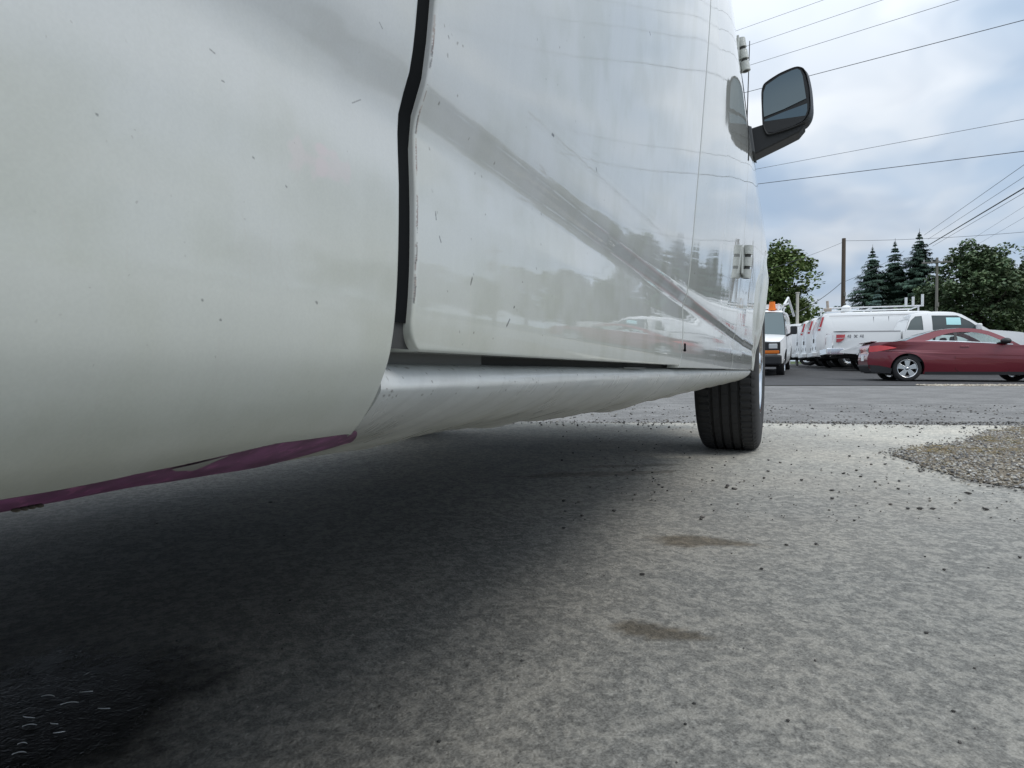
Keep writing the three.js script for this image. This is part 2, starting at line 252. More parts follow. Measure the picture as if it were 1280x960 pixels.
const M = {
  quarter: paint(mQ.tex(), .05, .17, peel, .000035), door: paint(mD.tex(), .02, .065, peel, .00003), rocker: paint(mR.tex(), .25, .5, peel, .00025),
  far: phys(WHITE, 1, { map: rep(dustTile, 1.5, 1.5), roughnessMap: roughTile(.02, .07, 2), bumpMap: wave, bumpScale: .0003 }),
  purple: phys([.31, .10, .25], .36, { map: (() => { const t = dataTex(512, 512, (i, j) => { const u = i / 512, v = j / 512, f = fbm(u * 12, v * 12, 5, 12, 3), g = sstep(.62, .8, fbm(u * 48, v * 24, 4, 48, 8)); const a = .75 + .5 * (f - .5); return [a + .25 * g, a + .25 * g, a + .2 * g]; }, true); t.repeat.set(12, 30); return t; })(), bumpMap: peel, bumpScale: .0003 }),
  rubber: phys([.006, .007, .008], .9, { specularIntensity: .25 }), jamb: std([.17, .172, .168], .7), darkgap: std([.07, .07, .068], .8), blackPlastic: std([.016, .017, .019], .52), tyre: std([.03, .03, .031], .8), chrome: std([.78, .79, .80], .1, { metalness: 1 }), steel: std([.5, .5, .5], .35, { metalness: 1 }),
  glass: phys([.02, .025, .025], .03), under: std([.13, .127, .12], .9), mirrorGlass: std([.13, .16, .17], .05, { metalness: 1 }),
};
// panels --------------------------------------------------------------
const ROLL = [[0, .013], [0, .0010], [.00015, .0005], [.0004, .00018], [.0009, .00003], [.0016, 0]];
const rowsOf = (a, b, fine) => { const out = []; for (let h = a; h < b - 1e-6;) { out.push(h); h += h < .435 ? fine : h < .55 ? fine * 3 : h < 1.2 ? .02 : .04; } out.push(b); return out; };
function panel(H0, H1, F0, F1, { n = 60, pw = 1, fine = .0012, bottom = true, top = false, dd = 0, Hb = null, prof = DD } = {}) {
  const hs = []; if (bottom) for (const [o, d] of ROLL.slice(0, 5)) hs.push([o, d]); const base = rowsOf(H0 + (bottom ? .0016 : 0), H1, fine).map(h => [h - H0, 0]); hs.push(...base); if (top) hs.push([H1 - H0, .012]);
  const cs = []; for (const [o, d] of ROLL) cs.push([0, o, d]); for (let k = 1; k < n; k++) cs.push([Math.pow(k / n, pw), 0, 0]); for (const [o, d] of [...ROLL].reverse()) cs.push([1, -o, d]);
  return grid(cs.length, hs.length, (i, j) => {
    const [h, dh] = hs[j], [t, o, df] = cs[i]; let H = H0 + h; const a = F0(H), b = F1(H), F = lerp(a + .0016, b - .0016, t) * (t > 0 && t < 1 ? 1 : 0) + (t === 0 ? a + o : t === 1 ? b + o : 0);
    if (Hb) H += Hb(F) * sstep(H0 + .012, H0, H);
    return V(F, H, prof(H, F) + Math.max(dh, df) + dd);
  }, (i, j, p) => [-(p[2] - VO[1]), p[1]]);
}
const corner = (F, H, Hb, r) => H < Hb + r ? F + r - Math.sqrt(Math.max(0, r * r - (r - (H - Hb)) ** 2)) : F;
const chip = F => .0014 * (fbm(F * 60 + 30, 4.2, 4, LAT, 6) - .5) * 2;
// quarter panel with its peeled lower edge
const tuckF = pchip([[.30, .178], [.3095, .170], [.318, .159], [.3305, .1505], [.342, .1484], [.36, .1482], [2.1, .1482]]);
const bottomQ = pchip([[-2.2, .3155], [-.02, .3155], [.04, .3172], [.075, .3172], [.102, .3188], [.122, .3212], [.138, .3206], [.150, .3198], [.157, .3188], [.164, .3160], [.172, .3110], [.3, .31]]);
{
  const q = mesh('quarter_panel', grid(150, 150, (i, j) => {
    const t = i / 149, jj = j < 5 ? 0 : (j - 5) / 144; const F1 = H => tuckF(H);
    const H1 = 1.98, e = Math.pow(jj, 2.2);
    let F = lerp(-2.2, tuckF(.4), Math.pow(t, .22)), Hb = bottomQ(F) + chip(F) * .5, H = lerp(Hb, H1, e), over = F1(H) - tuckF(.4);
    F += over * sstep(.0, .14, F);
    Hb = bottomQ(F) + chip(F) * .5; H = lerp(Hb, H1, e);
    const d = j < 5 ? [.0009, .0007, .0004, .0002, .00005][j] : 0, h = j < 5 ? [0, 0, .00015, .0003, .0005][j] : jj === 0 ? .0007 : 0;
    const k = i > 143 ? [[-.0016, 0], [-.0009, .00003], [-.0004, .00018], [-.00015, .0005], [0, .0010], [0, .013]][i - 144] : null;
    if (k) F = F1(H) + k[0]; else if (i === 143) F = F1(H) - .004;
    return V(F, H + h, DD(H + h, F) + Math.max(d, k ? k[1] : 0));
  }, (i, j, p) => [-(p[2] - VO[1]), p[1]]), M.quarter, van);
  const lowP = pchip([[-2.2, .3115], [-.02, .3115], [.05, .3118], [.10, .3132], [.124, .3126], [.14, .3122], [.152, .3140], [.16, .3155], [.168, .3166], [.3, .3166]]);
  tag(mesh('chipped_edge', grid(160, 12, (i, j) => { const F = lerp(-.4, .1665, Math.pow(i / 159, .4)), Hl = lowP(F) + chip(F * 1.7 + 3) * .45; if (j < 3) return V(F, Hl + [.004, .0006, 0][j], DD(Hl, F) + [.02, .004, .0012][j]); const H = lerp(Hl, bottomQ(F) + .003, (j - 3) / 8); return V(F, H + (j === 3 ? .0004 : 0), DD(H, F) + .0007); }, (i, j, p) => [-(p[2] - VO[1]), p[1]]), M.purple, q), 'purple older paint showing where the white has peeled');
  // raised curl of lifted white paint on the peeled edge
  const curl = (a, b, w, seed) => grid(24, 5, (i, j) => { const t = i / 23, F = lerp(a, b, t), H = bottomQ(F) - .0004 - j * w * Math.sin(Math.PI * t) * (.6 + .6 * vnoise(F * 300, seed)), c = Math.sin(j / 4 * 1.6); return V(F, H, DD(H, F) - .0004 - .0009 * c * Math.sin(Math.PI * t)); }, (i, j, p) => [-(p[2] - VO[1]), p[1]]);
  for (const c of [[.099, .112, .0005, 3], [.03, .062, .0004, 8]]) mesh('peeling_paint', curl(...c), std([.22, .22, .2], .7), q);
  for (const [a, b, r] of [[.052, .060, .0010], [.075, .079, .0007], [.010, .030, .0007]]) mesh('mud_clump', merge([0, 1, 2, 3].map(k => { const g = new THREE.IcosahedronGeometry(r, 1); g.scale(2.2, .7, .8); const F = lerp(a, b, k / 3), H = lowP(F) + .0003; const p = V(F, H, DD(H, F) + .0008); return g.translate(...p); })), std([.09, .08, .06], .95), q);
}
// rocker, with its inner sill
{
  const prof = [[.140, .3425], [.1180, .3422], [.1125, .3415], [.1090, .3398], [.1072, .3372], [.1068, .3345], [.1085, .3305], [.1130, .3245], [.1195, .3185], [.1290, .3120], [.1410, .3062], [.1560, .3010], [.1720, .2975], [.188, .2968], [.200, .2985], [.205, .306]];
  const cd = pchip(prof.map((p, i) => [i, p[0]])), ch = pchip(prof.map((p, i) => [i, p[1]])), NV = 64, len = []; let L = 0;
  for (let j = 0; j < NV; j++) { const t = j / (NV - 1) * 15, u = (j - 1) / (NV - 1) * 15; if (j) L += Math.hypot(cd(t) - cd(u), ch(t) - ch(u)); len.push(L); }
  mesh('rocker_panel', grid(260, NV, (i, jr) => {
    const j = NV - 1 - jr, t = j / (NV - 1) * 15; let F = lerp(.1495, 2.47, Math.pow(i / 259, 2.4)), D = cd(t), H = ch(t); const k = lerp(.72, 1, sstep(.15, .75, F));
    if (H < .336) H = .336 - (.336 - H) * k;
    const near = F; F += Math.max(0, tuckF(H) - .1482) * Math.exp(-(F - .1495) / .04) + .0008 * (F < .16);
    if (t < 5) H += .0045 * Math.exp(-(near - .1495) / .0035) * (t < 3.2 ? 1 : (5 - t) / 1.8);
    if (t < 3.5) D -= .012 * Math.exp(-(near - .1495) / .002) * clamp((3.2 - t) / 2.2) * 1.0;
    const dent = fbm(F * 22 + 10, t * .5, 4, LAT, 12) - .5, big = fbm(F * 7 + 3, 1.5, 3, LAT, 3) - .5; if (t > 9) { H += .0050 * dent * sstep(9, 12, t) + .004 * big * sstep(9, 12, t); D += .004 * dent * sstep(9, 12, t); }
    D += .0006 * (fbm(F * 14, t * .8 + 5, 3, LAT, 5) - .5);
    if (i === 0) D += .01;
    return V(F, H, D + .016 * (Math.min(F, 1.85) - .15) + (F > 1.85 ? .004 * (F - 1.85) : 0));
  }, (i, jr) => { const F = lerp(.1495, 2.47, Math.pow(i / 259, 2.4)); return [F, len[NV - 1 - jr]]; }), M.rocker, van);
  const sheet = (a, b, h0, h1, d, n = 20) => grid(n, 2, (i, j) => { const F = lerp(a, b, i / (n - 1)); return V(F, j ? h1 : h0, .016 * (Math.min(F, 1.85) - .15) + d); });
  const s = mesh('door_sill', sheet(.1465, .235, .336, .3580, .1150), M.jamb, van); mesh('sill_gap', sheet(.2355, 2.4, .336, .352, .1190), M.darkgap, s);
  mesh('step_lip', box(.0016, .0011, .075).translate(...V(.50, .3419, .1128)), M.jamb, s);
}
// cargo doors, front door, fender
const seal = (F, H0, H1, w, d, mat) => mesh('door_seal', grid(3, 70, (i, j) => { const H = lerp(H0, H1, Math.pow(j / 69, 1.8)), f = F + (i - 1) * w; return V(f, H, DD(H, f) + d); }), mat, van);
seal(.1525, .3535, 1.95, .012, .0022, M.rubber); seal(.1535, .3462, .3536, .010, .0030, std([.06, .061, .06], .85)); seal(.70, .345, 1.95, .02, .014, M.darkgap); seal(1.502, .345, 1.95, .02, .016, M.rubber); seal(2.383, .345, 1.18, .02, .016, M.darkgap);
const rearDoor = mesh('rear_cargo_door', panel(.3455, 1.93, H => corner(.1565, H, .3455, .0085) + .0002 * Math.sin(H * 90), H => .6978 - (H < .36 ? .004 * (.36 - H) / .015 : 0), { n: 130, pw: 1.6, fine: .0011 }), M.door, van);
const frontCargo = mesh('front_cargo_door', panel(.3428, 1.93, H => .7022 - (H < .36 ? .004 * (.36 - H) / .015 : 0), H => 1.4985, { n: 60, fine: .0014 }), M.far, van);
{ const nub = mesh('door_stop', merge([box(.002, .008, .003).translate(...V(.7, .3650, .1045)), box(.003, .003, .004).translate(...V(.699, .3615, .1045))]), M.rubber, frontCargo); }
const frontDoor = mesh('front_door', panel(.342, 1.86, H => 1.5035 + .004 * sstep(.8, .88, H), H => Math.min(2.38, 2.38 - (H - 1.25) * .72), { n: 50, fine: .002 }), M.far, van);
mesh('side_window', grid(12, 12, (i, j) => { const H = lerp(1.24, 1.80, j / 11), F = lerp(1.58, Math.min(2.28, 2.34 - (H - 1.25) * .72), i / 11); return V(F, H, DD(H, F) - .002); }), M.glass, frontDoor);
mesh('pillar_seal', grid(3, 14, (i, j) => { const H = lerp(.80, 1.0, j / 13), F = 1.5015 + (i - 1) * .005; return V(F, H, DD(H, F) - .0015 * (i === 1)); }), M.rubber, frontDoor);
const fender = mesh('front_fender', panel(.342, 1.16, H => 2.3865, H => { const dy = H - arch.H; return Math.abs(dy) < arch.R ? arch.F - Math.sqrt(arch.R * arch.R - dy * dy) : arch.F; }, { n: 34, fine: .004 }), M.far, van);
mesh('fender_front', grid(30, 40, (i, j) => { const F = lerp(arch.F, 3.78, i / 29), x = F - arch.F, lo = x < arch.R ? arch.H + Math.sqrt(Math.max(0, arch.R * arch.R - x * x)) : .42, H = lerp(Math.max(lo, .42), 1.16, j / 39); return V(F, H, DD(H, F)); }), M.far, fender);
mesh('fender_lip', grid(80, 5, (i, j) => { const a = lerp(-.08, Math.PI + .05, i / 79), R = arch.R + [.002, 0, -.004, -.006, -.006][j], F = arch.F - R * Math.cos(a), H = arch.H + R * Math.sin(a); return V(F, H, DD(Math.max(.342, H), F) + [0, -.003, -.002, .003, .03][j]); }), M.far, fender);
// rest of the shell: header, roof, left flank, tail, nose, floor
{
  const roofH = (F, x) => 2.05 + .06 * (1 - Math.pow((x + 1.09) / .66, 2));
  const shell = mesh('body_shell', merge([
    grid(30, 6, (i, j) => { const F = lerp(.14, 1.95, i / 29), H = lerp(1.93, 2.05, j / 5); return V(F, H, DD(H, F) + .001); }),
    grid(40, 24, (i, j) => { const F = lerp(-2.2, 1.92, i / 39), D = lerp(.44, 1.74, j / 23); return V(F, roofH(F, -D), D); }),
    grid(60, 40, (i, j) => { const F = lerp(-2.2, 2.35, i / 59), H = lerp(.50, 2.05, j / 39); return V(F, H, 2.18 - DD(H, F)); }),
    grid(20, 24, (i, j) => { const H = lerp(.45, 2.05, j / 23), t = i / 19, d = DD(H, -2.2); return V(-2.2, H, lerp(d, 2.18 - d, t)); }),
    grid(20, 20, (i, j) => { const F = lerp(2.5, 3.8, j / 19), t = i / 19, d = DD(1.16, F); return V(F, 1.17 + .07 * Math.sin(Math.PI * t) - .12 * Math.pow(j / 19, 2), lerp(d, 2.18 - d, t)); }),
    grid(24, 20, (i, j) => { const F = lerp(2.35, 3.8, i / 23), H = lerp(.80, 1.17, j / 19); return V(F, H, 2.18 - DD(H, F)); }),
    grid(20, 16, (i, j) => { const H = lerp(.45, 1.06, j / 15), t = i / 19, d = DD(H, 3.8); return V(3.8 + .05 * Math.sin(Math.PI * t), H, lerp(d, 2.18 - d, t)); }),
  ]), M.far, van);
  mesh('windshield', grid(20, 12, (i, j) => { const t = j / 11, F = lerp(2.62, 1.94, t), H = lerp(1.2, 2.04, t), d = DD(Math.min(H, 1.98), F) + .03, q = i / 19; return V(F + .1 * Math.sin(Math.PI * q), H, lerp(d, 2.18 - d, q)); }), M.glass, van);
  mesh('front_bumper', box(1.70, .26, .25, ...V(3.85, .53, 1.09), .06), M.chrome, van);
  mesh('underbody', merge([box(1.82, .05, 5.3, ...V(.55, .52, 1.09), .01), box(.10, .12, 5.0, ...V(.6, .39, .72), .02), box(.10, .12, 5.0, ...V(.6, .39, 1.46), .02), box(1.7, .10, .14, ...V(2.95, .36, 1.09), .03), box(.5, .2, .8, ...V(2.9, .36, 1.09), .05), box(.45, .22, .9, ...V(1.0, .30, 1.55), .05), bar(V(-.98, .37, .3), V(-.98, .37, 1.9), .05), box(.16, .05, .42, ...V(2.32, .325, .40), .02)]), M.under, van);
}
// wheels
function tyreGeo(R, W, rim) {                                      // ribs, grooves and sipes; axis along x, outer face towards +x
  const NP = 432, xs = [], hw = W / 2, tread = hw * .80; const pr = [];
  pr.push([-hw * .86, rim - .004], [-hw * .98, rim + .025], [-hw, lerp(rim, R, .5)], [-hw * .96, R - .03], [-hw * .89, R - .012], [-tread, R - .0045]);
  const grooves = [-.52, -.18, .18, .52], gw = .055; let x = -1;
  const ribs = []; for (let k = 0; k <= 40; k++) ribs.push(-1 + 2 * k / 40); for (const g of grooves) ribs.push(g - gw, g - gw * .8, g + gw * .8, g + gw); ribs.sort((a, b) => a - b);
  for (const r of ribs) { const inG = grooves.some(g => Math.abs(r - g) <= gw * .81); pr.push([r * tread, R - .0045 * r * r * r * r - (inG ? .009 : 0), r, inG]); }
  pr.push([tread, R - .0045], [hw * .89, R - .012], [hw * .96, R - .03], [hw, lerp(rim, R, .5)], [hw * .98, rim + .025], [hw * .86, rim - .004]);
  return grid(pr.length, NP + 1, (i, j) => {
    const p = pr[i]; let r = p[1]; if (p.length > 2 && !p[3]) { const k = j % 6, edge = Math.abs(p[2]) > .55; const sh = Math.floor((p[2] + 1) * 2.5) * 2; const q = (j + sh) % (edge ? 6 : 9); if (q === 0 || (edge && q === 1)) r -= edge ? .005 : .0032; }
    else if (p.length === 2 && Math.abs(p[0]) < hw * .9 && Math.abs(p[0]) >= tread * .99) { if (j % 6 < 2) r -= .004; }
    const a = -j / NP * Math.PI * 2; return [p[0], r * Math.sin(a), r * Math.cos(a)];
  });
}
const bigTyre = toCreasedNormals(tyreGeo(.374, .245, .212), .6);
const lathe = (pts, n = 48) => { const g = new THREE.LatheGeometry(pts.map(p => new THREE.Vector2(p[0], p[1])), n); return g.rotateZ(-Math.PI / 2); };  // radius, distance outward (+x)
function vanWheel(F, D, flip) {
  const w = new THREE.Group(); w.name = 'wheel'; van.add(w); w.position.set(...V(F, .371, D)); if (flip) w.rotation.y = Math.PI;
  mesh('tyre', bigTyre, M.tyre, w);
  const holes = []; for (let k = 0; k < 8; k++) { const a = k / 8 * 6.283; holes.push(bar([.045, .125 * Math.cos(a), .125 * Math.sin(a)], [.078, .125 * Math.cos(a), .125 * Math.sin(a)], .022, .022, 14)); }
  mesh('rim', lathe([[.02, .10], [.055, .098], [.06, .088], [.085, .082], [.10, .062], [.15, .058], [.165, .075], [.178, .088], [.196, .090], [.200, .108], [.216, .116], [.222, .113], [.219, .106], [.205, .09], [.203, -.10]]), M.chrome, w);
  mesh('hub_cap', lathe([[.0, .120], [.03, .119], [.045, .112], [.05, .09]]), M.chrome, w);
  const nuts = []; for (let k = 0; k < 8; k++) { const a = k / 8 * 6.283 + .39; nuts.push(bar([.08, .083 * Math.cos(a), .083 * Math.sin(a)], [.108, .083 * Math.cos(a), .083 * Math.sin(a)], .011, .009, 6)); }
  if (F > 0 && !flip) { for (const g of nuts) mesh('lug_nut', g, M.chrome, w); for (const g of holes) mesh('hand_hole', g, M.rubber, w); }
}
vanWheel(2.95, .238, false); vanWheel(2.95, 1.945, true); vanWheel(-.98, .238, false); vanWheel(-.98, 1.945, true);
mesh('wheel_liner', merge([grid(40, 2, (i, j) => { const a = lerp(0, Math.PI, i / 39); return V(arch.F - .445 * Math.cos(a), arch.H + .445 * Math.sin(a), j ? .55 : .15); }), grid(40, 2, (i, j) => { const a = lerp(0, Math.PI, i / 39); return V(arch.F - .445 * Math.cos(a), arch.H + .445 * Math.sin(a) * (j ? 1 : 0), .55); })]), M.under, van);
// hinges on the pillar between the cargo door and the front door
for (const H of [1.03, .578]) {
  const d = DD(H, 1.5), lean = (DD(H + .04, 1.5) - DD(H - .04, 1.5));
  const h = mesh('hinge', merge([-.026, 0, .026].map(o => bar(V(1.5, H + o - .0095, d - .011 + lean * (o - .0095) / .08), V(1.5, H + o + .0095, d - .011 + lean * (o + .0095) / .08), .0098, .0098, 16)).concat([box(.016, .066, .006).translate(...V(1.5, H, d - .001)), box(.005, .06, .035).translate(...V(1.482, H, d - .002)), box(.005, .06, .035).translate(...V(1.518, H, d - .002))])), M.far, van);
  mesh('hinge_pin', merge([bar(V(1.5, H - .036, d - .011 - lean * .036 / .08), V(1.5, H + .036, d - .011 + lean * .036 / .08), .0062, .0062, 12)]), M.darkgap, h);
}
// door mirror
{
  const m = new THREE.Group(); m.name = 'side_mirror'; van.add(m);
  const F0 = 2.335, toL = (px, py) => { const d = at(px, py, 1).sub(camera.position).applyAxisAngle(new THREE.Vector3(0, 1, 0), -VTH), t = F0 / -d.z; return [d.x * t, EYE + d.y * t]; };
  const crop = (x, y) => toL(890 + x / 6, 40 + y / 6);
  const outline = [[382, 700], [374, 560], [372, 445], [392, 385], [500, 312], [600, 268], [645, 258], [685, 270], [712, 315], [735, 430], [742, 560], [728, 625], [690, 678], [600, 720], [470, 762], [410, 768]].map(p => crop(...p));
  const cx = outline.reduce((a, p) => a + p[0], 0) / outline.length, cy = outline.reduce((a, p) => a + p[1], 0) / outline.length;
  const curve = new THREE.CatmullRomCurve3(outline.map(p => new THREE.Vector3(p[0], p[1], 0)), true, 'catmullrom', .35).getPoints(72);
  const LF = (F, x, H) => [x - VO[0], H, -F + VO[1]];
  const rings = [[.0, .955, 0], [-.004, .985, 0], [0, 1.0, 0], [.008, 1.015, .0], [.03, 1.03, .006], [.06, 1.0, .010], [.09, .9, .012], [.115, .7, .012], [.128, .4, .012], [.132, .02, .012]];
  mesh('mirror_housing', grid(73, rings.length, (i, j) => { const p = curve[i % 72], [f, s, o] = rings[j]; return LF(F0 + f, cx + (p.x - cx) * s + o, cy + (p.y - cy) * s); }), M.blackPlastic, m).geometry.computeVertexNormals();
  const flat = (pts, f, tilt) => { const s = new THREE.Shape(); pts.forEach((p, i) => { const q = crop(...p); i ? s.lineTo(...q) : s.moveTo(...q); }); const g = new THREE.ShapeGeometry(s); const P = g.attributes.position; for (let i = 0; i < P.count; i++) { const x = P.getX(i), y = P.getY(i); P.setXYZ(i, ...LF(F0 + f + tilt * (y - cy), x, y)); } g.computeVertexNormals(); return g; };
  mesh('mirror_back', flat([[385, 700], [378, 560], [378, 450], [398, 392], [500, 320], [600, 276], [642, 268], [672, 280], [700, 325], [725, 430], [732, 560], [716, 620], [680, 668], [600, 708], [470, 750], [412, 756]], -.0005, 0), M.blackPlastic, m);
  mesh('mirror_glass', flat([[390, 640], [384, 560], [386, 455], [405, 402], [505, 332], [600, 288], [638, 276], [662, 288], [680, 330], [706, 500], [540, 580]], -.003, .02), M.mirrorGlass, m);
  mesh('spotter_glass', flat([[392, 660], [540, 600], [714, 536], [714, 590], [700, 626], [660, 660], [580, 692], [470, 732], [425, 742], [400, 722]], -.003, -.04), M.mirrorGlass, m);
  const sh = new THREE.Shape(); [[292, 722], [390, 690], [560, 690], [690, 690], [650, 735], [540, 792], [430, 846], [322, 900], [300, 890]].forEach((p, i) => { const q = crop(...p); i ? sh.lineTo(...q) : sh.moveTo(...q); });
  const g = new THREE.ExtrudeGeometry(sh, { depth: .07, bevelEnabled: true, bevelSize: .004, bevelThickness: .006, bevelSegments: 2 }); g.translate(-VO[0], 0, -F0 - .085 + VO[1]); mesh('mirror_arm', g, M.blackPlastic, m);
  const b = new THREE.Shape(); [[236, 700], [292, 722], [318, 905], [246, 880]].forEach((p, i) => { const q = crop(...p); i ? b.lineTo(...q) : b.moveTo(...q); });
  const g2 = new THREE.ExtrudeGeometry(b, { depth: .12, bevelEnabled: true, bevelSize: .003, bevelThickness: .004, bevelSegments: 2 }); g2.translate(-VO[0], 0, -F0 - .11 + VO[1]); mesh('mirror_base', g2, std([.07, .075, .08], .45), m);
}
mesh('antenna', merge([bar(V(2.86, 1.15, .185), V(2.80, 1.68, .168), .0028, .0016), bar(V(2.86, 1.14, .185), V(2.86, 1.17, .185), .012, .008)]), M.blackPlastic, van);

// ================================================================ vehicles across the road
// vehicle axes: x forward from the tail, y up from the ground, z to the right-hand side
function skin(pts, hw, { holes = [], splits = 2, side = 0, off = 0, curve = 10 } = {}) {      // outline in x, y pressed onto the flank z = hw(x, y), on both sides unless side is +1 or -1
  const s = pts instanceof THREE.Shape ? pts : new THREE.Shape(pts.map(p => new THREE.Vector2(p[0], p[1])));
  for (const h of holes) s.holes.push(h instanceof THREE.Path ? h : new THREE.Path(h.map(p => new THREE.Vector2(p[0], p[1]))));
  let a = new THREE.ShapeGeometry(s, curve).toNonIndexed().attributes.position.array;
  for (let k = 0; k < splits; k++) {
    const o = []; for (let i = 0; i < a.length; i += 9) { const P = [0, 3, 6].map(q => [a[i + q], a[i + q + 1], 0]), m = (u, v) => [(u[0] + v[0]) / 2, (u[1] + v[1]) / 2, 0], A = m(P[0], P[1]), B = m(P[1], P[2]), C = m(P[2], P[0]); for (const t of [[P[0], A, C], [A, P[1], B], [C, B, P[2]], [A, B, C]]) for (const p of t) o.push(...p); }
    a = o;
  }
  const out = [];
  for (const sd of side ? [side] : [1, -1]) { const p = new Float32Array(a.length); for (let i = 0; i < a.length; i += 9) for (let k = 0; k < 3; k++) { const q = i + 3 * (sd > 0 ? k : 2 - k), x = a[q], y = a[q + 1]; p.set([x, y, sd * (hw(x, y) + off)], i + 3 * k); } const g = new THREE.BufferGeometry(); g.setAttribute('position', new THREE.BufferAttribute(p, 3)); g.setAttribute('uv', new THREE.BufferAttribute(new Float32Array(p.length / 3 * 2), 2)); const m = mergeVertices(g, 1e-4); m.computeVertexNormals(); out.push(m.toNonIndexed()); }
  return out.length > 1 ? mergeGeometries(out) : out[0];
}
const across = (line, hw, n = 10, crown = 0, ends = 1) => { // strip over the vehicle along a line of x, y (rear to front), from the right flank to the left
  const L = line; return grid(L.length, n + 1, (i, j) => { const t = 1 - 2 * j / n, [x, y] = L[i]; return [x, y + crown * (1 - t * t), t * hw(x, y) * ends]; });
};
const dense = (pts, n) => { const c = new THREE.CatmullRomCurve3(pts.map(p => new THREE.Vector3(p[0], p[1], 0)), false, 'catmullrom', .3); return c.getPoints(n).map(p => [p.x, p.y]); };
const arcPts = (cx, cy, r, a0, a1, n = 12) => Array.from({ length: n + 1 }, (_, k) => { const a = lerp(a0, a1, k / n); return [cx + r * Math.cos(a), cy + r * Math.sin(a)]; });
function place(g, wheelPx, Z, yaw, anchorX, label) {               // puts a vehicle so that its point anchorX on the centre line of the near side stands at that column and distance
  const X = (wheelPx - 640) / 800 * Z; g.rotation.y = yaw; g.userData.ax = anchorX;
  g.position.set(X - anchorX * Math.cos(yaw), 0, -Z + anchorX * Math.sin(yaw)); return g;
}
const carPaint = (c, r = .16) => phys(c, r, { clearcoat: 1, clearcoatRoughness: .03 });
const FM = {
  white: phys([.77, .78, .78], .18), white2: phys([.72, .735, .74], .25), maroon: phys([.17, .012, .024], .30, { clearcoat: 1, clearcoatRoughness: .03, metalness: .15 }),
  tyre: std([.02, .02, .021], .85), black: std([.02, .021, .023], .5), trim: std([.03, .03, .032], .7), dark: std([.012, .012, .012], .9),
  alloy: std([.62, .63, .64], .25, { metalness: .9 }), chrome: std([.75, .76, .77], .12, { metalness: 1 }), wheelWhite: std([.68, .69, .69], .35),
  pane: phys([.86, .95, .93], .02, { transmission: 1, thickness: 0 }), tint: phys([.025, .032, .035], .03), frontGlass: phys([.10, .14, .15], .03),
  red: phys([.42, .012, .018], .12, { clearcoat: 1 }), redBright: phys([.62, .03, .03], .12, { clearcoat: 1 }), amber: phys([.65, .17, .02], .2), orange: phys([.85, .20, .015], .25), clear: phys([.6, .62, .63], .08), grey: std([.3, .3, .31], .5), seam: std([.10, .10, .11], .8), seat: std([.05, .05, .055], .9), cyan: std([.45, .78, .80], .6), paper: std([.82, .84, .84], .7), green: std([.02, .09, .055], .6), rack: std([.70, .71, .72], .35),
};
const zl = (pts, n = 40) => { const g = new THREE.LatheGeometry(pts.map(p => new THREE.Vector2(p[0], p[1])), n); return g.rotateX(Math.PI / 2); };       // radius, distance along +z
function wheelAt(car, x, z, R, W, kind) {
  const w = new THREE.Group(); w.name = 'wheel'; car.add(w); w.position.set(x, R, z); if (z < 0) w.rotation.y = Math.PI;
  const r = R * (kind === 'alloy' ? .70 : .61), h = W / 2;
  mesh('tyre', zl([[r, -h * .9], [r + .02, -h], [R - .03, -h], [R - .006, -h * .8], [R, -h * .5], [R, h * .5], [R - .006, h * .8], [R - .03, h], [r + .02, h], [r, h * .9]]), FM.tyre, w);
  if (kind === 'alloy') {
    const rim = mesh('rim', merge([zl([[r, -h], [r - .012, -h * .5], [r - .03, h * .3], [r - .028, h * .8], [r - .008, h * 1.0], [r + .004, h * .98], [r, h * .8]])]), FM.alloy, w);
    for (let k = 0; k < 5; k++) { const a = k / 5 * 6.2832 + .31, s = new THREE.Shape([[.045, -.035], [r * .55, -.048], [r - .02, -.066], [r - .02, .066], [r * .55, .048], [.045, .035]].map(p => new THREE.Vector2(...p))); const g = new THREE.ExtrudeGeometry(s, { depth: .03, bevelEnabled: true, bevelSize: .006, bevelThickness: .008, bevelSegments: 2 }); g.translate(0, 0, h * .55); g.rotateZ(a); mesh('spoke', g, FM.alloy, w); }
    mesh('brake_disc', zl([[.0, -.01], [r - .05, -.01], [r - .05, .005]]), FM.dark, w); mesh('wheel_cap', zl([[0, h * .95], [.035, h * .93], [.045, h * .6]]), FM.alloy, w);
  } else {
    mesh('rim', zl([[0, h * .75], [.05, h * .74], [.062, h * .55], [.09, h * .35], [.13, h * .32], [r - .045, h * .5], [r - .035, h * .62], [r - .01, h * .98], [r + .004, h], [r, h * .7]]), kind === 'white' ? FM.wheelWhite : FM.chrome, w);
    for (let k = 0; k < 8; k++) { const a = k / 8 * 6.283, g = new THREE.CylinderGeometry(.021, .021, .012, 10); g.rotateX(Math.PI / 2); mesh('hand_hole', g.translate(.128 * Math.cos(a), .128 * Math.sin(a), h * .36), FM.dark, w); }
    mesh('wheel_cap', zl([[0, h * .95], [.03, h * .92], [.055, h * .7], [.058, h * .5]]), kind === 'white' ? FM.grey : FM.chrome, w);
  }
}
